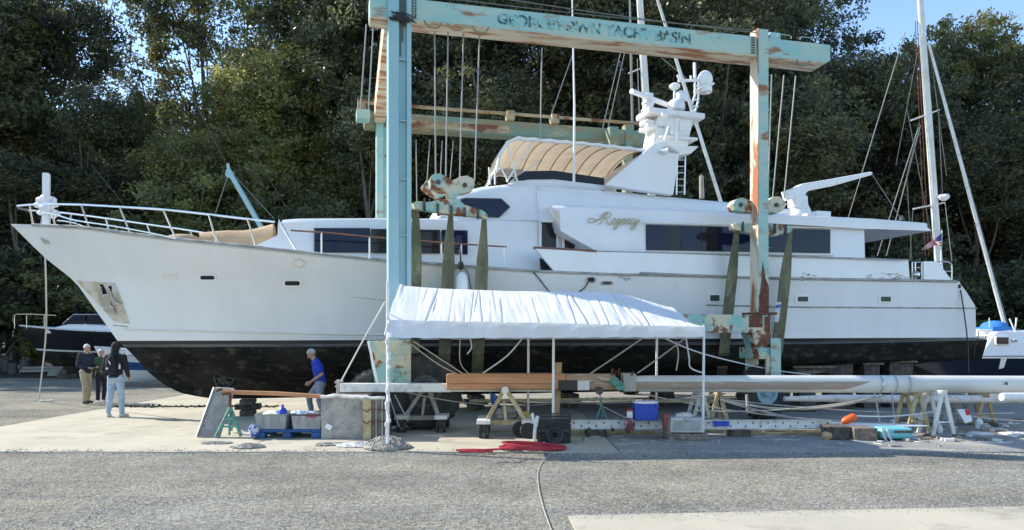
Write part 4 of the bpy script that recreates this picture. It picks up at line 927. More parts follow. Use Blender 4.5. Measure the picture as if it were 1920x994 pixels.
# lettering on the near beam
def text_mesh(s, size, loc, parent, mt, name='lettering', bold=.006, gap=1.05):
    cu = bpy.data.curves.new('t', 'FONT'); cu.body = s; cu.size = size; cu.extrude = .004; cu.offset = bold; cu.space_character = gap; cu.align_x = 'LEFT'
    ob = bpy.data.objects.new('t', cu); col.objects.link(ob); bpy.context.view_layer.update()
    me = bpy.data.meshes.new_from_object(ob.evaluated_get(bpy.context.evaluated_depsgraph_get())); bpy.data.objects.remove(ob)
    xs = [v.co.x for v in me.vertices]
    me.materials.clear(); me.materials.append(mt); o = bpy.data.objects.new(name, me); col.objects.link(o); o.parent = parent
    o.location = loc; o.rotation_euler = (R(90), 0, 0); reg(o, WM[parent.name]); return o, max(xs)-min(xs)
us = L(935, 30, WN+.27).x; ut = L(1300, 80, WN+.27).x
o, wd = text_mesh('GEORGETOWN YACHT BASIN', .33, (us, -WN-.126, ZB+.11), lift, M['letters'], gap=1.0, bold=.008); o.scale = ((ut-us)/wd, 1, 1)

# ---------------- sling hangers: cables, sheave block, spreader, slings
def rel(p, w): return base @ p
def hanger(name, label, cables, block, spreader, slings, w, tint=None):
    b0 = sum((YW(x, y, w) for x, y in block), Vector())/len(block)
    t = thing(name, label, 'sling hoist', b0, TH, 'hoists of the travel lift')
    for (xa, ya), (xb, yb) in cables:
        mb = MB(); mb.tube([YW(xa, ya, w), YW(xb, yb, w)], .016, 6); mb.build('wire_cable', M['cable'], t, smooth=True)
    mb = MB(); mb.prism([YW(x, y, w+.16) for x, y in block], YW(0, 0, 0)-YW(0, 0, 0)+Vector((-ST*.0, 0, 0))+Vector((-W_.x, -W_.y, 0))*.3); mb.build('sheave_block', M['tealR'], t, bevel=.03)
    for i in (0, 1):
        c = YW(*SHV[name][i], w+.2); mb = MB(); mb.tube([c, c-W_*.38], .05, 10); mb.build('axle_pin', M['block'], t)
    mb = MB(); mb.prism([YW(x, y, w+.12) for x, y in spreader], -W_*.22); sp = mb.build('spreader_bar', M['tealR'], t, bevel=.02)
    (x0, y0), (x1, y1) = SHV[name][2]
    for k in range(5):
        f = .12+.19*k; x = x0+(x1-x0)*f; y = y0+(y1-y0)*f; mb = MB(); mb.beam(YW(x, y-9, w+.14), YW(x, y+9, w+.14), .05, .05); mb.build('clamp_bolt', M['block'], sp)
    for pth, wd in slings:
        mb = MB(); r = []
        for (x, y, ww), hw_ in zip(pth, wd):
            c = YW(x, y, ww); r.append([c-U_*hw_-W_*.015, c-U_*hw_+W_*.015, c+U_*hw_+W_*.015, c+U_*hw_-W_*.015])
        mb.grid(r, True); mb.build('sling', M['slingw'] if tint else M['sling'], t, smooth=False)
U_ = Vector((CT, ST, 0)); W_ = Vector((ST, -CT, 0))
SHV = {'forward_sling_hoist': [(822, 341), (872, 347), ((780, 385), (912, 404))], 'aft_sling_hoist': [(1457, 384), (1390, 384), ((1380, 424), (1486, 431))],
       'far_sling_hoist': [(800, 345), (840, 345), ((790, 380), (840, 385))]}
dnw = [(520, .0), (560, .1)]
def sl(x0, y0, x1, y1, w0, w1, wd0=.05, wd1=.14):
    # from the spreader down the ship's side, round the bilge and under the keel
    pts = []; wds = []
    for k in range(8):
        f = k/7; pts.append((x0+(x1-x0)*f, y0+(y1-y0)*f, w0+(w1-w0)*f)); wds.append(wd0+(wd1-wd0)*min(1, f*1.5))
    xe, ye = pts[-1][:2]
    dx = (x1-x0)/(y1-y0)
    for yy in (640, 662, 690, 715, 735):
        v = HP(x1+dx*(yy-y1), yy, .05); pts.append((x1+dx*(yy-y1), yy, -v.y)); wds.append(wd1)
    return pts, wds
hanger('forward_sling_hoist', 'rusty teal pulley block and spreader with three slings in front of the pilothouse',
       [((815, 60), (817, 330)), ((840, 60), (836, 330)), ((869, 62), (862, 336)), ((899, 68), (890, 340))],
       [(806, 334), (812, 327), (824, 325), (838, 331), (850, 338), (862, 331), (876, 329), (888, 334), (891, 346), (886, 358), (872, 362), (860, 364), (856, 372), (842, 372), (838, 360), (822, 358), (808, 350)],
       [(775, 381), (781, 377), (806, 379), (824, 374), (842, 370), (860, 374), (872, 384), (905, 394), (915, 402), (913, 411), (900, 406), (868, 404), (840, 401), (808, 396), (778, 391)],
       [sl(780, 392, 777, 530, 3.6, 3.2, .06, .15), sl(845, 402, 839, 540, 3.6, 3.2), sl(908, 408, 902, 542, 3.6, 3.2)], 3.7)
hanger('aft_sling_hoist', 'rusty pulley block and spreader with two slings beside the rust-streaked upright of the lift',
       [((1447, 140), (1440, 370)), ((1470, 140), (1449, 370)), ((1492, 142), (1470, 372))],
       [(1440, 376), (1450, 369), (1462, 368), (1471, 374), (1474, 384), (1470, 394), (1458, 400), (1444, 398), (1395, 398), (1378, 394), (1374, 384), (1380, 374), (1392, 370), (1410, 376)],
       [(1374, 420), (1382, 418), (1430, 419), (1484, 423), (1488, 430), (1484, 436), (1465, 440), (1450, 444), (1420, 440), (1376, 430)],
       [sl(1382, 428, 1368, 560, 3.6, 3.3, .05, .14), sl(1482, 432, 1468, 560, 3.6, 3.3, .05, .15)], 3.7)
hanger('far_sling_hoist', 'far pulley block and cables hanging beyond the pilothouse',
       [((780, 262), (782, 400)), ((806, 262), (800, 350)), ((829, 264), (825, 350)), ((850, 264), (843, 350))],
       [(790, 350), (800, 338), (820, 343), (845, 338), (852, 350), (842, 362), (820, 372), (800, 362)],
       [(772, 380), (860, 386), (860, 396), (772, 392)], [], WF+.1)
# cables on the bow end of the hoist
for k, (xa, ya, xb, yb) in enumerate(((687, 46, 676, 205), (700, 50, 691, 205), (1016, 90, 1013, 262))):
    w = WN-.3 if k < 2 else WN
    mb = MB(); mb.tube([YW(xa, ya, w), YW(xb, yb, w)], .014, 6)
    mb.build('hoist_cable', M['cable'], label=['outer of two wire cables hanging left of the near lift upright', 'inner of two wire cables hanging left of the near lift upright', 'wire hanging from the lettered beam above the bimini'][k], cat='cable', smooth=True)
mb = MB(); mb.prism([YW(1455, 567, 3.42), YW(1465, 566, 3.42), YW(1460, 604, 3.42), YW(1453, 604, 3.42)], -W_*.02); mb.build('sling_tag', M['ropew'], bpy.data.objects['aft_sling_hoist'])
mb = MB(); mb.prism([YW(1456, 572, 3.45), YW(1464, 571, 3.45), YW(1463, 577, 3.45), YW(1455, 578, 3.45)], -W_*.02); mb.build('sling_tag', M['plastic_blue'], bpy.data.objects['aft_sling_hoist'])
# ------------------------------------------------------------------ tent
tent = thing('canopy_tent', 'white canvas work tent with sagging pleated roof standing over the spars', 'tent', (-.1, 15.0, 0))
FL0 = P(727, 600, 12.6); FR0 = P(1318, 612, 12.9)
fx0, fx1 = FL0.x, FR0.x
def tent_pt(s, v):               # s along left-right, v 0 at front eave, .5 ridge, 1 rear eave
    x = fx0+(fx1-fx0)*s; yf = 12.6+.3*s; yr = yf+2.6
    zr = interp(s, [(0, 2.93), (.02, 2.88), (.15, 2.83), (.4, 2.79), (.72, 2.77), (.80, 2.71), (.88, 2.59), (.93, 2.51), (.955, 2.49), (.975, 2.40), (1, 2.18)])
    ze = interp(s, [(0, 2.21), (.5, 2.16), (1, 2.10)])
    t = 1-abs(v-.5)*2
    z = ze+(zr-ze)*t**.93
    # tension creases running from ridge to eave, slanting more towards the right end
    amp = math.sin(math.pi*min(1, t*.97+.02))**.5
    d = .034*mnoise.noise(Vector((s*11-t*1.5*s, t*.8, 3)))*amp+.010*mnoise.noise(Vector((s*55+t*2.5, t*.9, 8)))*amp
    for c, sl_, a_, b_, dp, wd in CREASE:
        if a_ < t < b_:
            q = (s-(c-(t-.5)*sl_))/wd
            if abs(q) < 3: d -= dp*math.exp(-q*q)*min(1, (t-a_)*6, (b_-t)*6)*min(1, (1-t)*7+.12)
    return Vector((x, yf+(yr-yf)*v+(d*.55 if v < .5 else -d*.55)*-1, z+d*.85))
rgc = random.Random(21)
CREASE = [((i+.5+rgc.uniform(-.6, .6))/46, .004+.07*((i+.5)/46)*rgc.uniform(.3, 1)+(rgc.uniform(-.03, .01) if i < 16 else 0), rgc.choice([-1, -1, .2, .45]), rgc.choice([2, 2, .8, .6]), rgc.choice([.004, .009, .016, .028])*rgc.uniform(.8, 1.2), rgc.uniform(.0016, .005)) for i in range(46)]
mb = MB(); n = 760; m_ = 30; mb.grid([[tent_pt(i/n, j/m_) for j in range(m_+1)] for i in range(n+1)])
mb.build('roof_canvas', M['tent'], tent, smooth=True, recalc=False)
def val(side):
    rows = []
    for i in range(121):
        s = i/120; p = tent_pt(s, 0 if side == 0 else 1); zb = interp(s, [(0, 1.915), (.06, 1.90), (.3, 1.90), (1, 1.92)])+.006*math.sin(s*90)
        w = .018*math.sin(s*46)+.012*math.sin(s*101); lift_ = .10*max(0, 1-s/.34)*(1 if side == 0 else 0)
        q = Vector((p.x, p.y-.03 if side == 0 else p.y+.03, p.z))
        rows.append([q, Vector((q.x, q.y-w-lift_*.3, (q.z+zb)/2+.05)), Vector((q.x, q.y-w*1.6-lift_*1.4, zb))])
    return rows
for sd in (0, 1):
    mb = MB(); mb.grid(val(sd)); mb.build('valance', M['tent'], tent, smooth=True, recalc=False)
for s in (0, 1):
    mb = MB(); mb.grid([[tent_pt(s, j/14) for j in range(15)], [Vector((tent_pt(s, j/14).x, tent_pt(s, j/14).y, 1.92+.015*math.sin(j*2))) if (j in (0, 14) or s == 0) else Vector((tent_pt(s, j/14).x, tent_pt(s, j/14).y, 1.95)) for j in range(15)]])
    mb.build('gable_canvas', M['tent'], tent, smooth=True, recalc=False)
for i, (px, Y, zt) in enumerate(((727, 12.56, 2.86), (1037, 13.75, 2.2), (1318, 13.9, 2.15), (745, 15.2, 2.1), (990, 15.2, 2.1), (1230, 15.35, 2.1))):
    p = P(px, 634, Y); mb = MB(); mb.tube([(p.x, Y, .0), (p.x+.01*(i % 3), Y, zt)], .024 if i else .027, 8); mb.build('tent_pole', M['white'], tent, smooth=True)
mb = MB()
for v in (0.01, .99): mb.tube([tent_pt(i/10, v)+Vector((0, 0, -.05)) for i in range(11)], .022, 6)
mb.tube([tent_pt(i/10, .5)+Vector((0, 0, -.16)) for i in range(10)], .022, 6); mb.build('frame_tube', M['white'], tent, smooth=True)
mb = MB(); rg = random.Random(4); p = P(727, 634, 12.5)
for z in np.arange(.3, 2.3, .07): mb.sph((p.x+rg.uniform(-.03, .03), 12.5, z), (rg.uniform(.022, .036), .03, .05), 6, 4)
mb.build('pole_wrap', M['tent'], tent, smooth=25)
def ropeobj(pts, r, mt, label, name='rope', cat='rope', sm=5, group=None):
    mb = MB(); mb.tube(smooth_path(pts, sm), r, 6); return mb.build(name, mt, label=label, cat=cat, group=group, smooth=True)
ropeobj([P(722, 566, 12.6), P(680, 640, 13.9), P(640, 714, 14.2)], .014, M['ropew'], 'guy rope running from the left tent pole down to the end of the white spar')
ropeobj([P(775, 640, 14), P(830, 676, 14.3), P(873, 704, 14.6)], .012, M['rope'], 'upper rope slanting down right under the left end of the tent')
ropeobj([P(770, 645, 14), P(820, 682, 14.3), P(862, 704, 14.6)], .012, M['rope'], 'lower rope slanting down right under the left end of the tent')
ropeobj([P(980, 634, 14), P(950, 668, 14.2), P(905, 700, 14.6)], .014, M['ropew'], 'pale rope slanting down left from the tent eave to the orange spar')
ropeobj([P(1205, 634, 14), P(1160, 665, 14.2), P(1105, 702, 14.6)], .014, M['rope'], 'rope slanting down left from the middle of the tent eave')
ropeobj([P(1285, 634, 14.4), P(1240, 668, 14.5), P(1195, 700, 14.6)], .013, M['rope'], 'rope slanting down left near the right tent poles')
ropeobj([P(1245, 634, 14.4), P(1320, 664, 15.2), P(1440, 692, 17.2), P(1520, 703, 17.2)], .014, M['ropew'], 'long pale line running right from the tent to the travel lift')
ropeobj([P(1268, 640, 14.2), P(1272, 665, 14.2), P(1268, 695, 14.2)], .013, M['rope'], 'short rope end hanging beside the right-hand tent pole')
ropeobj([P(1286, 634, 14.3), P(1292, 670, 14.3), P(1295, 690, 14.4), P(1320, 700, 14.4)], .016, M['ropew'], 'looped white line beside the rightmost tent pole')
ropeobj([P(882, 636, 14), P(884, 652, 14), P(876, 664, 14)], .012, M['ropew'], 'short white cord dangling from the tent valance')
ropeobj([P(863, 634, 14), P(863, 680, 14.2), P(880, 702, 14.5)], .01, M['rope'], 'thin cord hanging straight from the valance')

# ------------------------------------------------------------------ spars on trestles
YS = 14.7
def dz(py, Y=YS): return CAMH+(HZ-py)*Y/F
def dx(px, Y=YS): return (px-960)*Y/F
ws = thing('wooden_spar', 'orange varnished wooden spar lying under the tent on a yellow trestle', 'spar', (dx(1010), YS, dz(731)))
for nm, x0, x1, yt, yb, mt, dep in (('varnished_length', 838, 1060, 700, 730, M['spar'], .36), ('dark_sleeve', 1045, 1081, 712, 731.5, M['black'], .38), ('sanded_length', 1060, 1152, 701, 716, M['spard'], .34), ('taped_collar', 1081, 1104, 713, 731, M['dirtywhite'], .37), ('lower_length', 1104, 1196, 716, 731, M['spard'], .33), ('rope_lashing', 1166, 1190, 700, 733, M['rope'], .38)):
    mb = MB(); mb.bx(dx(x0), dx(x1), YS-dep/2, YS+dep/2, dz(yt), dz(yb)); mb.build(nm, mt, ws, bevel=.03 if 'length' in nm else .015, seg=3)
mb = MB(); mb.bx(dx(840), dx(1040), YS-.19, YS-.183, dz(718), dz(719)); mb.build('glue_line', M['teak'], ws)
wc = thing('mast_winch', 'small teal winch and brackets fixed on the sanded end of the spar', 'winch', (dx(1150), YS-.25, dz(722)))
mb = MB(); mb.lathe([(.0, -.1), (.07, -.1), (.05, -.03), (.05, .03), (.09, .06), (.09, .1), (0, .1)], (dx(1150), YS-.28, dz(714)), 12, 'Y'); mb.lathe([(.0, -.06), (.09, -.06), (.09, .06)], (dx(1158), YS-.25, dz(722)), 12, 'Y'); mb.build('winch_drum', M['teal_stand'], wc, smooth=30)
mb = MB(); [mb.tube([(dx(x), YS-.22, dz(703)), (dx(x+2), YS-.26, dz(690+k % 2*5))], .018, 6) for k, x in enumerate((1144, 1150, 1156, 1181))]; mb.build('bracket', M['rust'], wc)
mb = MB(); mb.lathe([(0, -.03), (.08, -.03), (.08, .03), (0, .03)], (dx(1121), YS-.24, dz(731)), 12, 'Y'); mb.build('sheave', M['block'], wc)
mst_ = thing('long_white_mast', 'long white-painted wooden mast with a bare brown strip lying on sawhorses to the right edge', 'mast', (dx(1600), YS, dz(737)))
mb = MB(); pr = []
x0, x1 = dx(1188), dx(2120)
rad = [(0, .155), (.03, .165), (.5, .175), (.8, .17), (1, .15)]
for i in range(41):
    s = i/40; c = Vector((x0+(x1-x0)*s, YS, dz(719.5+1.5*s))); r = interp(s, rad)
    pr.append([c+Vector((0, math.cos(a)*r*.85, math.sin(a)*r)) for a in [2*math.pi*(j+.5)/20 for j in range(20)]])
mb.grid(pr, True); mb.add(pr[0], [tuple(range(20))]); mb.add(pr[-1], [tuple(range(20))]); mb.build('mast_tube', M['sparw'], mst_, smooth=True)
mb = MB(); rows = []
for i in range(61):
    s = i/60; xx = dx(1190)+(dx(1627)-dx(1190))*s; c = Vector((xx, YS, dz(720))); r = interp((xx-x0)/(x1-x0), rad)+.002; e = min(1, (1-s)*9)
    a0 = .32+.07*mnoise.noise(Vector((s*9, 0, 0))); a1 = a0-(.98+.14*mnoise.noise(Vector((s*12, 4, 0))))*e
    rows.append([c+Vector((0, -math.cos(a)*r*.86, math.sin(a)*r)) for a in [a0+(a1-a0)*q/5 for q in range(6)]])
mb.grid(rows); mb.build('bare_strip', M['primer'], mst_, smooth=True)
for x in (1648, 1675, 1700):
    mb = MB(); mb.lathe([(.178, -.012), (.186, -.01), (.186, .01), (.178, .012)], (dx(x), YS, dz(721)), 20, 'X'); mb.build('mast_band', M['steel'] if x == 1648 else M['rope'], mst_, smooth=30)
mb = MB(); mb.tube([P(1886, 719, YS-.16), P(1889, 719, YS-.18)], .03, 8); mb.build('mast_fitting', M['black'], mst_)
th_ = thing('thin_white_spar', 'thin dirty-white spar with a rope cleat at its left end', 'spar', (dx(740), YS, dz(735)))
mb = MB(); mb.bx(dx(640), dx(848), YS-.11, YS+.11, dz(718.5), dz(735)); mb.bx(dx(840), dx(1035), YS-.1, YS+.12, dz(730), dz(734)); mb.build('spar_body', M['dirtywhite'], th_, bevel=.04, seg=3)
mb = MB(); mb.tube([(dx(635), YS, dz(742)), (dx(636), YS, dz(712))], .05, 8); mb.tube([(dx(628), YS, dz(716)), (dx(642), YS, dz(722))], .028, 6); mb.tube([(dx(629), YS, dz(726)), (dx(643), YS, dz(713))], .022, 6); mb.build('end_cleat', M['rope'], th_, smooth=True)
lo = thing('lower_spar', 'thinner bare-topped spar lying behind and below the white mast', 'spar', (dx(1600, 16), 16, dz(752, 16)))
mb = MB(); mb.tube([P(1470, 748, 16), P(1560, 747, 16), P(1650, 748, 16), P(2050, 750, 16)], [.05, .08, .09, .09], 12); mb.build('spar_body', M['dirtywhite'], lo, smooth=True)
wt = thing('white_tube', 'white round tube end lying at the right edge below the mast', 'pipe', P(1900, 752, 14.0))
mb = MB(); a, b = P(1877, 744, 13.9), P(2050, 744, 14.2); mb.tube([a, b], .078, 18, cap=False); mb.tube([a+Vector((.01, 0, 0)), b], .068, 18); mb.build('tube_wall', M['white'], wt, smooth=30)
for k, (x0_, y0_, x1_, y1_, Y_) in enumerate(((880, 752, 1190, 748, 17.2), (1205, 752, 1345, 752, 17), (780, 752, 870, 754, 17))):
    mb = MB(); mb.beam(P(x0_, y0_, Y_), P(x1_, y1_, Y_), .09, .07)
    mb.build('plank', M['woodyel'], label=['long pale plank lying under the spars behind the black crate', 'pale plank behind the blue cooler', 'short pale plank behind the grey trestle'][k], cat='plank', bevel=.008)
up = MB(); up.prism([P(1041, 680, 14.95), P(1054, 680, 14.95), P(1049, 784, 14.95), P(1039, 784, 14.95)], (0, .09, 0)); up.build('upright_plank', M['wood'], label='upright wooden plank sticking up behind the orange spar', cat='plank', bevel=.006)

def trestle(name, label, px0, px1, apx, ytop, ybot, mt, mt2, grey=True):
    Y = F*CAMH/(ybot-HZ); S = Y/F; x0, x1, xa = dx(px0, Y), dx(px1, Y), dx(apx, Y); zt = dz(ytop, Y)
    t = thing(name, label, 'trestle', ((x0+x1)/2, Y, 0), 0, 'wheeled mast trestles')
    zb = .27
    mb = MB(); mb.box(((x0+x1)/2, Y-.0, zb), (x1-x0, .12, .09)); mb.build('crossbar', mt, t, bevel=.008)
    for sx, xx in ((-1, x0+.1), (1, x1-.1)):
        mb = MB(); mb.box((xx, Y+.15, zb+.035), (.26, .95, .08)); mb.build('bolster', mt2, t, bevel=.01)
        for dy in (-.25, .55):
            wm = MB()
            for ex in (-.07, .07): wm.lathe([(.0, -.03), (.09, -.03), (.125, -.02), (.125, .02), (.09, .03), (0, .03)], (xx+ex, Y+dy, .125), 14, 'X')
            wm.build('castor', M['tyre'], t, smooth=30)
            hb = MB(); hb.bx(xx-.04, xx+.04, Y+dy-.03, Y+dy+.03, .1, zb); hb.build('castor_fork', M['block'], t)
    for dy in (-.12, .42):
        for xx, of in ((x0+.16, -.03), (x1-.16, .03)):
            mb = MB(); mb.beam((xx, Y+dy, zb+.05), (xa+of, Y+.1+dy*.25, zt-.05), .075, .11, up=(0, 1, 0)); mb.build('leg', mt, t, bevel=.006)
    mb = MB(); mb.lathe([(0, -.2), (.07, -.2), (.07, .35), (0, .35)], (xa, Y, zt-.03), 12, 'Y'); mb.build('head_roller', mt2, t, smooth=30)
    mb = MB(); mb.beam((xa-.02, Y-.1, zt-.25), ((x0+x1)/2, Y-.1, zb), .05, .04, up=(0, 1, 0)); mb.build('brace', mt, t)
    return t
trestle('mast_trestle', 'grey weathered A-frame trestle on black castors under the thin white spar', 747, 838, 799, 722, 808, M['woodgrey'], M['dirtywhite'])
trestle('mast_trestle', 'yellowish timber A-frame trestle on black castors under the orange spar', 898, 1000, 947, 728, 818, M['woodyel'], M['dirtywhite'])
# blue rag on the yellow trestle
mb = MB(); Y = 14.45; mb.grid([[P(918+i*3+j*1.2, 735+i*1.5+j*6, Y-.05-.03*math.sin(i*2+j)) for i in range(6)] for j in range(5)]); rg_ = mb.build('blue_rag', M['blue_paint'], label='blue rag draped on the left leg of the yellowish trestle', cat='rag', smooth=True); rg_.modifiers.new('t', 'SOLIDIFY').thickness = .02
mb = MB(); rg = random.Random(3)
for k in range(9): mb.sph(P(935+rg.uniform(0, 30), 778+rg.uniform(-10, 14), 14.5), (rg.uniform(.08, .15), .12, rg.uniform(.05, .1)), 8, 5)
mb.build('crumpled_sack', M['woodgrey'], label='crumpled pale sacks between the legs of the yellowish trestle', cat='sack', smooth=25)
mb = MB(); mb.bx(dx(978, 14.4), dx(992, 14.4), 14.35, 14.55, dz(785, 14.4), dz(772, 14.4)); mb.build('yellow_can', mat('yellow_plastic', (.5, .36, .06), .5), label='small yellow can beside the right leg of the yellowish trestle', cat='can', bevel=.02)
def sawhorse(label, pxs, ytop, ybot, Y, mt, dep=.6, group='sawhorses under the long mast'):
    zt, zb = dz(ytop, Y), 0
    t = thing('sawhorse', label, 'sawhorse', (dx(sum(pxs)/len(pxs), Y), Y, 0), 0, group)
    xa, xb = dx(pxs[0], Y), dx(pxs[1], Y); xm = (xa+xb)/2
    mb = MB(); mb.beam((xm, Y-dep/2, zt), (xm, Y+dep/2, zt), .1, .09); mb.build('top_rail', mt, t, bevel=.006)
    for y in (Y-dep/2+.05, Y+dep/2-.05):
        for xx in (xa, xb):
            mb = MB(); mb.beam((xx, y, 0.0), (xm+(xx-xm)*.12, y, zt), .07, .05, up=(0, 1, 0)); mb.build('leg', mt, t, bevel=.005)
    mb = MB(); mb.beam((xa+(xm-xa)*.3, Y-dep/2, zt*.33), (xb+(xm-xb)*.3, Y-dep/2, zt*.33), .03, .06, up=(0, 1, 0)); mb.build('crossbar', mt, t)
sawhorse('pair of pale yellow trestle legs right of the rightmost tent pole', (1322, 1362), 737, 783, 15.4, M['woodyel'])
sawhorse('white-flecked sawhorse just left of the rightmost tent pole', (1290, 1330), 737, 783, 15.8, M['dirtywhite'])
sawhorse('cream timber sawhorse with cluttered top behind the turquoise tub', (1688, 1730), 737, 790, 14.9, M['woodyel'])
sawhorse('white painted sawhorse between the cream one and the red and white panel', (1735, 1775), 735, 795, 14.6, M['dirtywhite'])
sawhorse('bare timber sawhorse nearest the right edge', (1816, 1853), 738, 778, 16.2, M['wood'])
sawhorse('grey timber sawhorse behind the white painted sawhorse', (1775, 1808), 740, 775, 16.6, M['woodgrey'])

# ------------------------------------------------------------------ things along the apron, from the left
Y = 14.2
t = thing('leaning_panel', 'grey perforated panel leaning on the teal stand near the bow', 'panel', G(388, 818))
mb = MB(); mb.prism([P(369, 819, 14.15), P(409, 822, 14.15), P(438, 729, 14.55), P(402, 727, 14.55)], (0.0, .05, .01)); mb.build('board', M['stone'], t, bevel=.008)
mb = MB(); mb.beam(P(409, 822, 14.12), P(438, 729, 14.52), .04, .05); mb.build('edge_rail', M['woodgrey'], t); mb = MB(); mb.beam(P(369, 819, 14.12), P(402, 727, 14.52), .03, .05); mb.build('edge_rail', M['alu'], t)
mb = MB(); mb.tube(smooth_path([P(405, 733, 14.4), P(414, 730, 14.35), P(424, 734, 14.4), P(417, 740, 14.38)], 4), .03, 6); mb.build('rope_tie', M['block'], t, smooth=True)
t = thing('jack_stand', 'teal steel tripod jack stand holding the left end of the orange pole', 'jack stand', G(425, 820))
ap = P(432, 764, 14.2)
for p in (P(404, 820, 14.05), P(452, 818, 14.1), P(434, 806, 14.9)):
    mb = MB(); mb.beam(p, ap, .05, .05); mb.build('leg', M['teal_stand'], t, bevel=.006)
mb = MB()
for y_ in (800, 785): mb.beam(P(432-(y_-764)*.48, y_, 14.12), P(432+(y_-764)*.36, y_, 14.12), .025, .035)
mb.beam(P(432, 770, 14.16), P(430, 816, 14.12), .03, .03); mb.build('brace', M['teal_stand'], t)
mb = MB(); mb.tube([ap-Vector((0, 0, .1)), P(431, 738, 14.2)], .028, 8); mb.box(P(431, 738, 14.2), (.16, .1, .05)); mb.build('screw_post', M['rust'], t, smooth=30)
mb = MB(); mb.tube([P(418, 733, 14.2), P(432, 735.5, 14.2), P(520, 738, 14.25), P(608, 744, 14.3)], .042, 10); mb.build('orange_pole', M['spar'], label='thin orange-brown pole lying from the jack stand to the grey board', cat='pole', smooth=True)
# blue dolly with two grey bins
t = thing('blue_dolly', 'blue plastic pallet on feet carrying the two grey bins', 'pallet', G(537, 820))
Y = 14.0
mb = MB(); mb.bx(dx(474, Y), dx(602, Y), Y, Y+.75, .11, .17); mb.build('deck', M['blue_paint'], t, bevel=.02)
for a, b in ((474, 497), (530, 546), (583, 603)):
    for y in (Y-.03, Y+.55): mb = MB(); mb.bx(dx(a, Y), dx(b, Y), y, y+.22, 0, .12); mb.build('foot', M['blue_paint'], t, bevel=.03)
for k, (a, b) in enumerate(((477, 536), (545, 602))):
    x0, x1 = dx(a, Y), dx(b, Y); bn = thing('grey_bin', ['grey plastic bin full of white rags on the left half of the blue pallet', 'grey plastic bin with dark rim and coloured cloths, right of the two'][k], 'bin', ((x0+x1)/2, Y+.3, .17), 0, 'grey bins on the blue pallet')
    mb = MB(); z0, z1 = .172, .172+.27; y0, y1 = Y+.02, Y+.7
    o_ = [(x0, y0), (x1, y0), (x1, y1), (x0, y1)]; ii = [(x0+.03, y0+.03), (x1-.03, y0+.03), (x1-.03, y1-.03), (x0+.03, y1-.03)]
    rows = [[Vector((x, y, z)) for x, y in q] for q, z in ((ii, z0), (o_, z1), (ii, z1), ([((x+x0)/2*1 if 0 else x, y) for x, y in ii], z0+.1))]
    mb.grid(rows, True); mb.add(rows[0], [(0, 1, 2, 3)]); mb.add(rows[-1], [(0, 1, 2, 3)]); mb.build('tub', M['grey_plastic'], bn, bevel=.008)
    mb = MB(); [mb.beam(Vector((*o_[i], z1)), Vector((*o_[(i+1) % 4], z1)), .03, .03) for i in range(4)]; mb.build('rim', M['woodgrey'] if k == 0 else M['block'], bn, bevel=.006)
    mb = MB(); [mb.box((x0+(x1-x0)*f, y0-.006, z0+.13), (.012, .02, .2)) for f in (.25, .5, .75)]; mb.build('rib', M['grey_plastic'], bn)
def crumple(c, r, mt, label, name='cloth', cat='cloth', seed=1, amp=.35):
    mb = MB(); rows = []
    for i in range(15):
        a = math.pi*i/14; row = []
        for j in range(22):
            b = 2*math.pi*j/22; d = Vector((math.sin(a)*math.cos(b), math.sin(a)*math.sin(b), math.cos(a)))
            k = 1+amp*mnoise.noise(d*2.6+Vector((seed*3.1, 0, 0)))+amp*.5*mnoise.noise(d*6+Vector((seed, 5, 0))); row.append(Vector(c)+Vector((d.x*r[0]*k, d.y*r[1]*k, d.z*r[2]*k)))
        rows.append(row)
    mb.grid(rows, True); return mb.build(name, mt, label=label, cat=cat, smooth=50)
crumple(P(515, 781, 14.3), (.24, .2, .10), M['dirtywhite'], 'heap of dirty white rags in the left grey bin', seed=1)
crumple(P(568, 777, 14.35), (.27, .2, .075), mat('striped_cloth', (.65, .68, .7), .9, c2=(.06, .25, .42), scale=14, lo=.47, hi=.53), 'white and blue patterned cloth lying over the right grey bin', seed=2)
crumple(P(587, 780, 14.1), (.14, .1, .05), mat('pink_cloth', (.4, .05, .12), .9), 'small crimson cloth at the right end of the right grey bin', seed=3)
crumple(P(475, 808, 13.9), (.10, .1, .12), mat('blue_white_bag', (.5, .52, .55), .6, c2=(.02, .08, .35), scale=10, lo=.48, hi=.52), 'small blue and white bag on the ground left of the blue pallet', 'bag', 'bag', seed=4)
t = thing('blue_bottle', 'bright blue plastic spray bottle standing between the two grey bins', 'bottle', P(530, 780, 14.2))
mb = MB(); c = P(530, 780, 14.2); mb.lathe([(0, 0), (.085, 0), (.085, .1), (.05, .15), (.022, .17), (.022, .2)], c, 14); mb.build('bottle_body', M['plastic_blue'], t, smooth=40)
mb = MB(); mb.lathe([(.03, .19), (.03, .215), (0, .22)], c, 10); mb.build('cap', M['plastic_blue'], t)
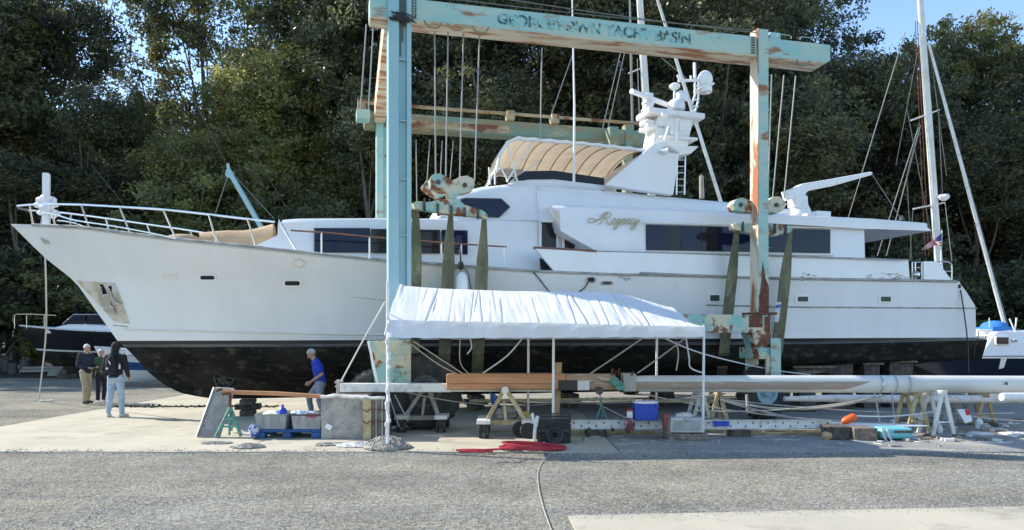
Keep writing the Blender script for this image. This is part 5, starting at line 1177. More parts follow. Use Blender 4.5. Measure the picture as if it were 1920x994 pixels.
# grey board box and timber crate
t = thing('grey_board_box', 'large grey board box with a torn pale top edge, right of the bins', 'box', G(640, 822))
Y = 13.95; x0, x1 = dx(602, Y), dx(681, Y)
mb = MB(); mb.bx(x0, x1, Y, Y+.9, .0, dz(744, Y)); mb.build('panel', M['stone'], t, bevel=.012)
mb = MB(); rg = random.Random(6); pts = [Vector((x0-.01+(x1+.42-x0)*i/14, Y-.015, dz(743+rg.uniform(-2, 2)+3*i/14, Y))) for i in range(15)]; mb.tube(pts, .03, 6); mb.build('torn_edge', M['dirtywhite'], t, smooth=True)
mb = MB(); mb.box((dx(617, Y), Y-.02, dz(800, Y)), (.12, .04, .09), Matrix.Rotation(.5, 3, 'Y')); mb.build('label_tag', M['white'], t); 
ct = thing('timber_crate', 'upright timber crate with dark slats beside the left tent pole', 'crate', G(702, 820))
Y = 13.95
mb = MB(); mb.bx(dx(681, Y), dx(697, Y), Y-.06, Y+.1, 0, dz(748, Y)); mb.build('corner_post', M['woodyel'], ct, bevel=.008)
mb = MB(); mb.bx(dx(698, Y), dx(724, Y), Y+.03, Y+.6, .01, dz(750, Y)); mb.build('core', M['block'], ct)
for k in range(5):
    mb = MB(); xx = dx(698+k*5.4, Y); mb.bx(xx, xx+.045, Y-.02, Y+.028, .0, dz(749+rg.uniform(-1, 1), Y)); mb.build('slat', M['woodgrey'] if k % 2 else M['brick'], ct, bevel=.004)
mb = MB(); [mb.tube(smooth_path([P(680, y, Y-.08), P(688, y+4, Y-.1), P(697, y-1, Y-.09), P(726, y+2, Y-.05)], 4), .01, 5) for y in (768, 790)]; mb.build('wire_tie', M['rust'], ct, smooth=True)
# rope and gravel heaps
def heap(c, rx, ry, h, n, mt, label, name='rope_heap', seed=0, r=.014):
    rg = random.Random(seed); mb = MB()
    for k in range(n):
        a = rg.random()*6.28; q = []
        for i in range(9):
            a += rg.uniform(-.2, 1.5); rr_ = rg.random()**.5; x = c[0]+rx*rr_*math.cos(a); y = c[1]+ry*rr_*math.sin(a); q.append(Vector((x, y, c[2]+.015+h*(1-rr_**1.6)*rg.uniform(.5, 1))))
        mb.tube(smooth_path(q, 4), r*rg.uniform(.7, 1.3), 5)
    mb.sph((c[0], c[1], c[2]), (rx*.85, ry*.85, h*.65), 14, 8)
    return mb.build(name, mt, label=label, cat='rope heap', smooth=True)
p = G(465, 839); heap((p.x, p.y, 0), .30, .22, .06, 14, M['woodgrey'], 'small heap of grey rope on the concrete below the jack stand', seed=1)
p = G(728, 838); heap((p.x, p.y-.12, 0), .42, .42, .22, 46, M['woodgrey'], 'large heap of grey netting and rope at the foot of the left tent pole', seed=2)
p = G(672, 838); heap((p.x, p.y+.1, 0), .42, .25, .05, 12, M['ropew'], 'pale tangled rope left of the big grey heap', seed=3, r=.011)
p = G(620, 836); heap((p.x, p.y+.1, 0), .35, .2, .02, 7, M['woodgrey'], 'flat scraps of cord on the concrete below the grey board box', seed=4, r=.01)
p = G(400, 833); heap((p.x, p.y+.1, 0), .3, .15, .015, 5, M['woodgrey'], 'thin scraps of cord on the concrete below the leaning panel', seed=5, r=.01)
# red hose
rg = random.Random(11); c = G(1000, 846); mb = MB(); q = []
for k in range(150):
    a = k*.42; rx = .46+.06*math.sin(k*.37); q.append(Vector((c.x+rx*math.cos(a)+.06*math.sin(k*.13), c.y+.12+.22*math.sin(a), .03+.10*abs(math.sin(k*.211))*(k/150))))
c2 = G(895, 849)
q = [Vector((c2.x-.3, c2.y, .03)), Vector((c2.x+.1, c2.y-.1, .03)), Vector((c2.x+.25, c2.y+.05, .03)), Vector((c2.x-.1, c2.y+.15, .03)), Vector((c2.x-.35, c2.y+.08, .03)), Vector((c2.x, c2.y+.02, .04)), Vector((c2.x+.45, c2.y+.08, .05))]+q
mb.tube(smooth_path(q, 3), .017, 6); mb.build('red_hose', M['red'], label='coiled dark red hose lying in front of the black crate', cat='hose', smooth=True)
ropeobj([G(1040, 848), G(1020, 862), G(1009, 885), G(1010, 915), G(1018, 950), G(1036, 1000)], .0055, M['rope'], 'thin cord running over the gravel towards the viewer', 'cord', 'cord')
ropeobj([G(930, 870)+Vector((0, 0, .01)), G(950, 866), G(968, 868), G(985, 862), G(1000, 860)], .006, M['block'], 'thin wavy cord on the gravel in front of the red hose', 'cord', 'cord')
# black crate trolley
t = thing('black_crate_trolley', 'black plastic crates with a wheel propped on the apron in front of the mast', 'crate', G(1037, 832))
Y = 13.3; x0, x1 = dx(1004, Y), dx(1070, Y); z0, z1 = .03, dz(780, Y)
for nm, a, b, zz0, zz1, yy in (('upper_crate', x0, x1, .26, z1, Y), ('lower_crate', x0+.05, x1, z0, .25, Y+.03)):
    mb = MB(); n = 9
    for i in range(n+1):
        xx = a+(b-a)*i/n
        for y_ in (yy, yy+.42): mb.bx(xx-.006, xx+.006, y_-.006, y_+.006, zz0, zz1)
    for i in range(5):
        zz = zz0+(zz1-zz0)*i/4
        for y_ in (yy, yy+.42): mb.bx(a, b, y_-.009, y_+.009, zz-.008, zz+.008)
        for xx in (a, b): mb.bx(xx-.009, xx+.009, yy, yy+.42, zz-.008, zz+.008)
    mb.bx(a+.02, b-.02, yy+.02, yy+.4, zz0, zz0+.14); mb.build(nm, M['black_plastic'], t)
mb = MB(); mb.lathe([(.04, -.05), (.05, -.02), (.10, -.02), (.11, -.05), (.15, -.05), (.16, -.02), (.16, .03), (.1, .05)], (dx(1040, Y), Y-.05, .17), 20, 'Y'); mb.build('wheel', M['tyre'], t, smooth=30)
mb = MB(); mb.tube([P(1001, 830, Y-.05), P(1004, 795, Y-.02), P(998, 776, Y+.1)], .03, 8); mb.tube([P(1004, 800, Y-.03), P(1008, 780, Y)], .035, 6); mb.build('handle_frame', M['dirtywhite'], t, smooth=True)
p = G(990, 826); mb = MB(); mb.lathe([(.0, -.05), (.1, -.05), (.13, -.06), (.15, -.03), (.15, .03), (.1, .06)], (p.x, p.y+.3, .15), 18, 'Y'); mb.lathe([(.0, -.05), (.1, -.05), (.13, -.06), (.15, -.03), (.15, .03), (.1, .06)], (p.x-.14, p.y+.5, .15), 18, 'Y'); mb.build('loose_wheels', M['tyre'], label='pair of small black wheels between the yellowish trestle and the black crate', cat='wheel', smooth=30)
# aluminium beam with holes, on blocks
Y = 14.3
t = thing('perforated_beam', 'long pale perforated metal beam lying low on blocks behind the metal case', 'beam', (dx(1400, Y), Y, .2))
mb = MB(); mb.bx(dx(1068, Y), dx(1560, Y), Y, Y+.05, dz(804, Y), dz(788, Y)); mb.build('web', M['dirtywhite'], t)
for z in (788, 804): mb = MB(); mb.bx(dx(1068, Y), dx(1560, Y), Y-.03, Y+.05, dz(z, Y)-.01, dz(z, Y)+.01); mb.build('flange', M['alu'], t)
mb = MB(); i = 0
for x in range(1076, 1556, 14):
    y_ = 793+(i % 2)*6; i += 1; mb.tube([P(x, y_, Y-.004), P(x, y_, Y+.0)], .018, 8)
mb.build('hole_row', M['black'], t, kind='stuff')
mb = MB(); mb.prism([P(1555, 794, Y), P(1660, 796, Y-.1), P(1745, 799, Y-.2), P(1660, 803, Y-.1), P(1555, 803, Y)], (0, .3, 0)); mb.build('tapered_end', M['white'], t, bevel=.02)
mb = MB(); mb.bx(dx(1337, Y), dx(1366, Y), Y-.05, Y-.03, dz(799, Y), dz(789, Y)); mb.build('blue_patch', M['plastic_blue'], t)
for k, (x, lab) in enumerate(((1118, 'dark block under the perforated beam right of the black crate'), (1387, 'dark timber block under the perforated beam right of the metal case'))):
    mb = MB(); mb.bx(dx(x-19, Y), dx(x+19, Y), Y-.08, Y+.35, 0, dz(805, Y)-.012); mb.build('timber_block', M['block'], label=lab, cat='block', bevel=.01)
for k, (xa, xb, yy, Yl) in enumerate(((1070, 1250, 812, 14.7), (1330, 1560, 806, 14.9), (1380, 1560, 813, 14.5))):
    mb = MB(); mb.bx(dx(xa, Yl), dx(xb, Yl), Yl, Yl+.1, .0, .05); mb.build('batten', M['woodyel'], label=['pale batten on the concrete between the black crate and the metal case', 'farther of two pale battens on the concrete right of the metal case', 'nearer of two pale battens on the concrete right of the metal case'][k], cat='batten', bevel=.005)
mb = MB(); [mb.lathe([(0, -.03), (.04, -.03), (.04, .03), (0, .03)], P(1105+k*22, 806+k % 2*3, 14.1), 8, 'Y') or mb.tube([P(1105+k*22, 806, 14.1), P(1112+k*22, 790, 14.15)], .014, 5) for k in range(3)]; mb.build('clamps', M['block'], label='small dark clamps hanging under the perforated beam right of the black crate', cat='clamps', smooth=30)
t = thing('wire_stand', 'thin pale wire trestle behind the perforated beam', 'stand', P(1130, 790, 14.5))
mb = MB(); [mb.tube([P(1128, 758, 14.5), P(x, 788, 14.4+k*.1)], .012, 5) for k, x in enumerate((1118, 1138, 1130))]; mb.tube([P(1128, 758, 14.5), P(1128, 745, 14.5)], .02, 6); mb.build('legs', M['teal_stand'], t, smooth=True)
# cooler
Y = 14.15
t = thing('cool_box', 'blue cool box with a pale lid standing on the perforated beam', 'cool box', P(1212, 788, Y))
zb_, zt_ = dz(789, Y), dz(755, Y)
mb = MB(); mb.prism([(dx(1191, Y), Y-.02, zb_), (dx(1233, Y), Y-.02, zb_), (dx(1235, Y), Y-.02, zt_-.03), (dx(1189, Y), Y-.02, zt_-.03)], (0, .32, 0)); mb.build('tub', M['plastic_blue'], t, bevel=.02)
mb = MB(); mb.bx(dx(1190, Y), dx(1234, Y), Y-.01, Y+.29, zt_-.028, zt_+.02); mb.build('lid', M['white'], t, bevel=.015)
mb = MB(); mb.bx(dx(1190, Y), dx(1196, Y), Y-.045, Y-.021, zt_-.09, zt_-.01); mb.bx(dx(1228, Y), dx(1234, Y), Y-.045, Y-.021, zt_-.09, zt_-.01); mb.build('handle_clip', M['plastic_blue'], t)
crumple(P(1180, 798, 14.05), (.10, .08, .14), mat('brown_red_cloth', (.16, .05, .05), .9, c2=(.4, .35, .32), scale=9, lo=.5, hi=.6), 'dark red rag hanging over the beam left of the cool box', seed=6)
mb = MB(); c = P(1181, 783, 14.2); mb.lathe([(0, 0), (.06, 0), (.06, .12), (0, .13)], c, 12); mb.build('paint_tin', M['white'], label='small white tin with a red top left of the cool box', cat='tin', smooth=40)
mb = MB(); mb.lathe([(0, .131), (.062, .131), (.062, .16), (0, .165)], c, 12); mb.build('tin_lid', M['red2'], label='red cap lying on the small white tin left of the cool box', cat='lid', smooth=40)
mb = MB(); mb.lathe([(0, 0), (.04, 0), (.04, .2), (.02, .24), (0, .24)], P(1249, 800, 13.95), 10); mb.build('red_bottle', M['red2'], label='small red bottle standing left of the grey metal case', cat='bottle', smooth=40)
# metal case
Y = 13.75; t = thing('metal_case', 'grey metal case with pale front, on a dark base between cool box and sawhorses', 'case', G(1288, 825))
mb = MB(); mb.bx(dx(1256, Y), dx(1318, Y), Y, Y+.5, dz(812, Y), dz(783, Y)); mb.build('case_body', M['alu'], t, bevel=.015)
mb = MB(); mb.bx(dx(1262, Y), dx(1315, Y), Y-.015, Y-.002, dz(808, Y), dz(788, Y)); mb.build('front_panel', M['grey_plastic'], t, bevel=.005)
mb = MB(); mb.bx(dx(1252, Y), dx(1257, Y), Y-.02, Y+.5, .02, dz(783, Y)); mb.build('end_plate', M['brick'], t)
mb = MB(); mb.bx(dx(1254, Y), dx(1326, Y), Y-.06, Y+.52, .0, dz(813, Y)); mb.build('base', M['brick'], t, bevel=.01)
mb = MB(); mb.tube(smooth_path([P(1285, 785, Y-.02), P(1290, 791, Y-.05), P(1296, 785, Y-.02)], 4), .008, 5); mb.build('handle', M['steel'], t, smooth=True)
crumple(P(1283, 779, 13.95), (.16, .12, .05), M['ropew'], 'coil of white line lying on the metal case', 'line_coil', 'line', seed=8)
# right-hand clutter
Y = 13.65; t = thing('brick_block_pile', 'dark block and pale brick blocks on the ground left of the turquoise tub', 'blocks', G(1605, 828))
mb = MB(); mb.bx(dx(1564, Y), dx(1601, Y), Y+.1, Y+.6, 0, dz(802, Y)); mb.build('timber_block', M['block'], t, bevel=.012)
mb = MB(); mb.bx(dx(1602, Y), dx(1646, Y), Y, Y+.4, 0, dz(803, Y)); mb.build('concrete_block', M['brick'], t, bevel=.012)
mb = MB(); c = P(1550, 817, 13.7); mb.lathe([(0, -.08), (.06, -.08), (.09, 0), (.06, .08), (0, .08)], c, 6, 'X'); mb.build('orange_brick', M['wood'], t)
Y = 13.7; t = thing('turquoise_tub', 'turquoise plastic tub with pale bands lying on its side', 'tub', G(1684, 828))
mb = MB(); mb.bx(dx(1652, Y), dx(1715, Y), Y, Y+.4, .02, dz(803, Y)); mb.build('tub_body', M['teal_plastic'], t, bevel=.07, seg=4)
mb = MB(); [mb.tube(smooth_path([P(x, 803, Y-.01), P(x+3, 815, Y-.03), P(x+9, 827, Y-.02)], 4), .02, 6) for x in (1653, 1663)]; mb.build('band', M['ropew'], t, smooth=True)
mb = MB(); mb.bx(dx(1676, Y), dx(1712, Y), Y-.012, Y-.002, dz(812, Y), dz(807, Y)); mb.build('slot', M['block'], t)
t = thing('orange_float', 'small orange net float lying on the tapered end of the beam', 'float', P(1592, 786, 14.15))
a, b = P(1578, 792, 14.15), P(1606, 780, 14.15); d = (b-a); mb = MB(); mb.tube([a, a+d*.1, a+d*.3, a+d*.75, a+d*.92, b], [.02, .055, .075, .08, .06, .02], 12); mb.build('float_body', M['orange'], t, smooth=True)
mb = MB(); mb.tube(sag(b, P(1760, 770, 14.6), .05), .014, 5); mb.build('float_line', M['ropew'], t, smooth=True)
t = thing('striped_board', 'white board with a red corner propped against clutter near the right edge', 'board', G(1812, 795)); 
mb = MB(); mb.prism([P(1795, 768, 14.6), P(1818, 767, 14.6), P(1823, 790, 14.5), P(1810, 794, 14.5)], (0, .03, 0)); mb.build('panel', M['white'], t)
mb = MB(); mb.prism([P(1809, 767.5, 14.59), P(1818, 767, 14.59), P(1820, 778, 14.55), P(1812, 779, 14.55)], (0, -.006, 0)); mb.build('corner_patch', M['red2'], t)
JUNK = [(1836, 803, .07, .22, 'white', 'white jug standing among the clutter near the right edge', 'white_jug', 'jug'), (1848, 806, .09, .14, 'grey_plastic', 'grey tub right of the white jug', 'small_tub', 'tub'), (1762, 812, .05, .17, 'white', 'thin white canister below the white painted sawhorse', 'canister', 'canister'), (1862, 800, .10, .10, 'block', 'dark tin right of the grey tub', 'paint_tin', 'tin')]
for x, y, r, h, mt, lab, nm, ca in JUNK:
    p = G(x, y); mb = MB(); mb.lathe([(0, 0), (r, 0), (r, h*.7), (r*.5, h*.85), (r*.45, h), (0, h)], p, 12); mb.build(nm, M[mt], label=lab, cat=ca, smooth=40)
JK2 = [(1800, 812, .16, .07, 'woodgrey'), (1872, 808, .18, .04, 'ropew'), (1840, 815, .25, .03, 'ropew'), (1900, 815, .25, .04, 'dirtywhite'), (1700, 790, .2, .10, 'brick'), (1720, 786, .12, .12, 'dirtywhite'), (1748, 800, .12, .08, 'block')]
for k, (x, y, r, h, mt) in enumerate(JK2):
    p = G(x, y); heap((p.x, p.y, 0), r, r*.8, h, 9, M[mt], ['grey rope heap under the white painted sawhorse', 'thin pale line heap under the timber sawhorse nearest the right edge', 'flat pale line coil in front of the white jug', 'pale rope heap at the right edge of the yard', 'brown heap between the cream sawhorse legs', 'small whitish heap right of the cream sawhorse', 'small dark heap behind the tapered end of the beam'][k], seed=20+k, r=.012)
for k, (a, b, dd, r) in enumerate((((1000, 752, 15.2), (1360, 738, 15.2), .1, .018), ((1330, 742, 15.3), (1640, 745, 15.3), .26, .024), ((1325, 745, 15.4), (1900, 775, 15.2), .12, .014), ((1300, 770, 15), (1660, 742, 15.2), .12, .014), ((1350, 750, 15), (1560, 795, 14.4), .05, .022), ((1100, 745, 14.8), (1190, 790, 14.2), .02, .010), ((760, 735, 14.6), (1120, 745, 15.4), .22, .010), ((1640, 735, 14.6), (1650, 795, 14.3), 0, .012), ((1672, 735, 14.6), (1678, 795, 14.3), 0, .012), ((740, 740, 14.7), (765, 790, 14.7), .0, .014), ((730, 745, 14.4), (748, 800, 14.5), .0, .016), ((1400, 740, 15.2), (1402, 775, 15.2), 0, .03), ((1760, 770, 14.8), (1960, 790, 14.6), .06, .012), ((1200, 738, 15), (1600, 790, 15.2), .1, .012), ((1125, 735, 14.6), (1126, 760, 14.5), 0, .012))):
    ropeobj(sag(P(*a), P(*b), dd), r, M['rope'] if k % 2 else M['cable'], ['line sagging behind the cool box under the mast', 'thick bundled line sagging under the bare strip of the mast', 'long thin line running to the right edge under the mast', 'thin line rising right across the space under the mast', 'stout line slanting down to the perforated beam', 'thin line hanging from the winch to the cool box', 'very thin line drooping under the orange spar', 'cord tied round the mast left of the cream sawhorse', 'cord tied round the mast beside the cream sawhorse', 'rope hanging behind the grey trestle', 'rope hanging between the left tent pole and the grey trestle', 'short stub hanging under the mast right of the lift wheel', 'thin line on the ground side of the right edge', 'thin line slanting under the mast towards the orange float', 'short wire hanging below the mast winch'][k], sm=2)
# dark machinery and blocking in the gloom under the stern
for k, (x0, x1, y0, y1, Y) in enumerate(((1490, 1560, 690, 700, 19.5), (1555, 1600, 676, 712, 19.8), (1620, 1650, 684, 760, 20), (1668, 1712, 680, 775, 20.2), (1500, 1530, 700, 785, 19))):
    t = thing('support_stand', ['flat dark timber in the gloom under the stern', 'dark boxy support under the stern, behind the mast', 'narrow dark prop under the stern', 'wide dark support under the stern left of the blue hull', 'dark prop right of the lift wheel'][k], 'support', (dx((x0+x1)/2, Y), Y, 0))
    mb = MB(); mb.bx(dx(x0, Y), dx(x1, Y), Y, Y+.5, dz(y1, Y) if k < 1 else 0, dz(y0, Y)); mb.build('post', M['block'], t, bevel=.02)
    mb = MB(); mb.bx(dx(x0-5, Y), dx(x1+5, Y), Y-.1, Y+.6, dz(y0, Y), dz(y0-4, Y)); mb.build('cap', M['brick'], t, bevel=.01)

# scraps scattered over the apron (uncountable)
rg = random.Random(77)
for nm, mt, n_, boxr, lab in (('wood_scraps', M['woodgrey'], 70, (1000, 1900, 785, 838), 'grey wood scraps and offcuts littering the concrete among the trestles'), ('pale_scraps', M['dirtywhite'], 55, (1640, 1915, 790, 830), 'pale scraps and rags littering the apron at the right'), ('brown_scraps', M['brick'], 60, (1650, 1915, 785, 828), 'brown scraps littering the apron at the right'), ('cord_scraps', M['rope'], 26, (700, 1500, 790, 835), 'cord ends littering the concrete under the tent')):
    mb = MB()
    for _ in range(n_):
        p = G(rg.uniform(boxr[0], boxr[1]), rg.uniform(boxr[2], boxr[3])); a = rg.uniform(0, 6.28)
        if 'cord' in nm or rg.random() < .2:
            q = [p+Vector((0, 0, .01))]
            for k in range(4): a += rg.uniform(-.9, .9); q.append(q[-1]+Vector((math.cos(a), math.sin(a)*.8, 0))*rg.uniform(.08, .2))
            mb.tube(smooth_path(q, 3), .009, 5)
        else:
            l_, w_, h_ = rg.uniform(.05, .22), rg.uniform(.03, .09), rg.uniform(.01, .05)
            mb.box(p+Vector((0, 0, h_/2+.004)), (l_, w_, h_), Matrix.Rotation(a, 3, 'Z') @ Matrix.Rotation(rg.uniform(-.15, .15), 3, 'Y'))
    mb.build(nm, mt, kind='stuff', label=lab)
# ------------------------------------------------------------------ boats behind the yacht
def boat(name, label, cat, origin, rz, Ln, B, zk, zw, zd, hullm, botm, stripe=None, sheer_up=.5, cut=.25, smt=None):
    t = thing(name, label, cat, origin, rz)
    def hullrows(v0, v1, n=8):
        rows = []
        for j in range(n+1):
            v = v0+(v1-v0)*j/n; r = []
            for i in range(31):
                s = i/30; zt = zd+sheer_up*(1-s)**2; 
                z = zk+(zt-zk)*v; u = (-Ln/2)+(1-v)**1.3*Ln*cut*(1-s)+s*(Ln-(1-v)*.4)
                bb = B/2*(1-(1-min(1, s/.55))**2.2)*(1-.15*max(0, s-.6)/.4); w = bb*min(1, (v+.02)**(.55-.2*s))
                r.append(Vector((u, -w, z)))
            rows.append(r)
        return rows
    vw = (zw-zk)/(zd-zk)
    def put(nm, v0, v1, m_):
        rows = hullrows(v0, v1); mb = MB(); mb.grid(rows); mb.grid([[Vector((p.x, -p.y, p.z)) for p in r] for r in rows]); mb.grid([[r[-1] for r in rows], [Vector((r[-1].x, -r[-1].y, r[-1].z)) for r in rows]]); return mb.build(nm, m_, t, local=True, smooth=40)
    put('hull_bottom', 0, vw, botm); put('topsides', vw, 1, hullm)
    tp = hullrows(1, 1, 1)[0]; mb = MB(); mb.grid([tp, [Vector((p.x, -p.y, p.z)) for p in tp]]); mb.build('deck', M['gel2'], t, local=True)
    for sg in (1, -1): mb = MB(); mb.tube([Vector((p.x, sg*p.y, p.z)) for p in tp], .035, 6); mb.build('rub_rail', M['dirtywhite'], t, local=True, smooth=True)
    if stripe:
        rows = hullrows(vw, vw+stripe, 1); mb = MB(); mb.grid([[p+Vector((0, -.012, 0)) for p in r] for r in rows]); mb.build('waterline_stripe', smt or M['dirtywhite'], t, local=True, smooth=True)
    return t
def blocks_for(origin, rz, us, h, lab):
    for k, u in enumerate(us):
        p = Vector(origin)+Matrix.Rotation(rz, 3, 'Z') @ Vector((u, 0, 0)); t = thing('keel_block', lab[k], 'keel block', p, rz)
        for q in range(int(h/.2)): mb = MB(); mb.box((0, 0, q*.2+.1), (.3, 1.2, .195) if q % 2 else (.9, .35, .195)); mb.build('timber', M['block'], t, local=True, bevel=.01)
# dark motorboat on the left, bow to the left
o_ = P(195, 640, 35.5); o_.z = 0
mbt = boat('motorboat', 'dark-hulled motorboat with a low pale cabin and windscreen, stored in shade at the left', 'motorboat', o_, R(6), 7.6, 2.9, .55, 1.18, 2.15, M['blackhull'], M['bottom'], .045, .35, .2)
mb = MB(); prof = [(-2.2, 2.30), (-.9, 2.62), (1.8, 2.42), (3.2, 2.3), (3.2, 2.1), (-2.2, 2.1)]; mb.prism([(u, -1.0, z) for u, z in prof], (0, 2.0, 0)); mb.build('cabin', M['gel2'], mbt, local=True, bevel=.08, seg=3)
for k, (a, b) in enumerate(((-1.35, -.45), (-.38, .55), (.62, 1.5))):
    mb = MB(); mb.prism([(a, -1.03, 2.55), (b, -1.03, 2.55), (b-.02, -.85, 2.98), (a+(.35 if k == 0 else 0), -.85, 2.98)], (0, .02, 0)); mb.build('windscreen_pane', M['glassb'], mbt, local=True)
mb = MB(); mb.tube([(-1.4, -1.03, 2.55), (-.98, -.85, 3.0), (1.5, -.85, 3.0), (1.52, -1.03, 2.5)], .025, 6); mb.tube([(-.98, .85, 3.0), (1.5, .85, 3.0)], .025, 6); mb.build('windscreen_frame', M['steel'], mbt, local=True, smooth=True)
mb = MB(); mb.tube(smooth_path([(-4.0, 0, 2.5), (-4.05, -.1, 2.95), (-3.2, -.7, 3.02), (-1.6, -1.2, 2.95)], 4), .025, 6)
for u in (-3.9, -3.2, -2.2): mb.tube([(u, -.2-(u+4)*.45, 2.35), (u, -.2-(u+4)*.45, 2.98)], .02, 6)
mb.build('pulpit', M['steel'], mbt, local=True, smooth=True)
blocks_for(o_, R(6), (-1.6, 1.2), .6, ['timber block under the bow half of the dark motorboat', 'timber block under the stern half of the dark motorboat'])
# white boat low behind the yacht's stem
o_ = P(345, 640, 30.5); o_.z = 0
wb = boat('white_boat', 'low white boat with a blue waterline glimpsed between the standing people and the yacht stem', 'boat', o_, R(20), 6.5, 2.4, .15, .55, 1.25, M['gel2'], M['gel2'], .25, .3, .12, M['blue_paint'])
mb = MB(); mb.prism([(-2, -1.0, 1.5), (.5, -1.0, 1.9), (1.8, -1.0, 1.4), (-2, -1.0, 1.2)], (0, 2, 0)); mb.build('cabin', M['gel2'], wb, local=True, bevel=.06)
# navy sailboat at the right: hull, white topsides wedge, cabin window, blue cover
o_ = P(2120, 640, 27.5); o_.z = 0
sb = boat('sailboat', 'navy and white sailboat behind the stern of the yacht, with blue cover and tall mast', 'sailboat', o_, R(4), 20.5, 4.2, .35, 1.18, 1.95, M['gel2'], M['navy'], None, .0, .16)
inv = WM[sb.name].inverted()
def SB(x, y, Y): return inv @ P(x, y, Y)
mb = MB(); mb.prism([SB(1702, 604+66, 25.4), SB(1702, 672, 25.4), SB(1990, 672, 25.4), SB(1990, 670, 25.4)], (0, .1, 0)); mb.build('rub_rail', M['white'], sb, local=True)
mb = MB(); mb.prism([SB(1872, 622, 25.6), SB(1990, 622, 25.6), SB(1990, 668, 25.5), SB(1837, 668, 25.5), SB(1862, 628, 25.6)], (0, 3.4, 0)); mb.build('cabin', M['gel2'], sb, local=True, bevel=.05)
mb = MB(); mb.prism([SB(1835, 617, 26), SB(1990, 621, 26), SB(1990, 630, 26), SB(1852, 630, 26)], (0, 2.8, 0)); mb.build('coachroof', M['white'], sb, local=True, bevel=.04)
for nm, x0, x1, y0, y1 in (('window', 1868, 1893, 631, 647), ('porthole', 1901, 1909, 636, 642)):
    mb = MB(); mb.prism([SB(x0, y0, 25.45), SB(x1, y0, 25.45), SB(x1, y1, 25.45), SB(x0, y1, 25.45)], (0, .1, 0)); wn = mb.build(nm, M['dirtywhite'], sb, local=True, bevel=.02)
    mb = MB(); mb.prism([SB(x0+2, y0+2, 25.42), SB(x1-2, y0+2, 25.42), SB(x1-2, y1-2, 25.42), SB(x0+2, y1-2, 25.42)], (0, .06, 0)); mb.build('pane', M['glass'], wn, local=True)
mb = MB(); mb.prism([SB(1878, 672, 25.2), SB(1888, 672, 25.2), SB(1882, 690, 25.25), SB(1874, 692, 25.25)], (0, .04, 0)); mb.build('hull_mark', M['dirtywhite'], sb, local=True)
c = SB(1864, 614, 26.5); mb = MB(); mb.sph(c, (.42, .5, .25), 16, 8); mb.box(c+Vector((0, 0, -.06)), (.84, 1.0, .14)); mb.build('cockpit_cover', M['canvasblue'], sb, local=True, smooth=True)
mb = MB(); mb.tube([SB(1855, 614, 25.8), SB(1855, 596, 25.8)], .015); mb.build('cover_pole', M['white'], sb, local=True, smooth=True); mb = MB(); mb.tube([SB(1893, 598, 25.8), SB(1903, 622, 25.8), SB(1906, 596, 25.8)], .03); mb.build('stanchion', M['white'], sb, local=True, smooth=True)
def mast(parent, bot, top, r, name='mast', mt=None, n=10):
    inv_ = WM[parent.name].inverted(); mb = MB(); a, b = inv_ @ bot, inv_ @ top
    mb.tube([a, a.lerp(b, .6), b], [r, r*.95, r*.75], n, flat=.75); return mb.build(name, mt or M['sparw'], parent, local=True, smooth=True)
Yb = 28.0
mm = mast(sb, P(1770, 640, Yb), P(1721, -60, Yb), .15)
mast(sb, P(1887, 622, Yb-.5), P(1742, 85, Yb), .07, 'furled_forestay', M['dirtywhite'])
mast(sb, P(1893, 622, Yb-.5), P(1745, 85, Yb), .02, 'stay', M['cabledark'], 5)
for a, b in (((1708, 226), (1762, 206)), ((1712, 392), (1772, 380))):
    mast(sb, P(*a, Yb-.1), P(*b, Yb+.1), .03, 'spreader', M['sparw'], 6)
mb = MB(); mb.lathe([(.06, -.1), (.15, -.03), (.2, .05), (.16, .14), (0, .16)], SB(1770, 372, Yb-.3), 12); mb.build('radar_dome', M['white'], mm, local=True, smooth=True)
for a, b, mt, r in (((1697, 60), (1590, 410), 'cable', .02), ((1720, 100), (1680, 310), 'cabledark', .015), ((1724, 230), (1700, 330), 'cabledark', .015), ((1722, 240), (1645, 480), 'cable', .02), ((1726, 235), (1662, 480), 'cable', .02), ((1716, 40), (1735, 480), 'rust', .015), ((1720, 40), (1742, 480), 'rust', .015), ((1760, 206), (1768, 380), 'cabledark', .018), ((1745, 100), (1775, 330), 'cabledark', .018), ((1712, 392), (1706, 490), 'cabledark', .015), ((1700, 330), (1710, 490), 'cabledark', .015), ((1772, 380), (1785, 490), 'cable', .016), ((1700, 200), (1755, 490), 'cabledark', .016)):
    mast(sb, P(a[0], a[1], Yb), P(b[0], b[1], Yb), r, 'shroud', M[mt], 5)
# second sailboat behind the yacht amidships: mast and spinnaker pole rise above the deckhouse
o_ = P(1260, 640, 29); o_.z = 0
s2 = boat('sailboat', 'sailboat hidden behind the yacht, its pale mast rising beside the radar mast', 'sailboat', o_, R(8), 11, 3.4, .4, 1.2, 2.0, M['gel2'], M['navy'], None, .3, .16)
mast(s2, P(1236, 600, 29), P(1196, -60, 29), .17)
mast(s2, P(1352, 380, 28.2), P(1225, -25, 28.2), .075, 'leaning_pole', M['sparw'])
mast(s2, P(1178, 138, 29), P(1202, 128, 29), .03, 'spreader', M['sparw'], 6)
for a, b, r in (((1181, 0), (1186, 250), .05), ((1175, 50), (1130, 240), .018), ((1182, 50), (1140, 240), .018), ((1195, 110), (1200, 250), .02), ((1076, 96), (1029, 228), .018), ((1240, 108), (1290, 150), .015)):
    mast(s2, P(*b, 29), P(*a, 29), r, 'shroud', M['cable'], 5)
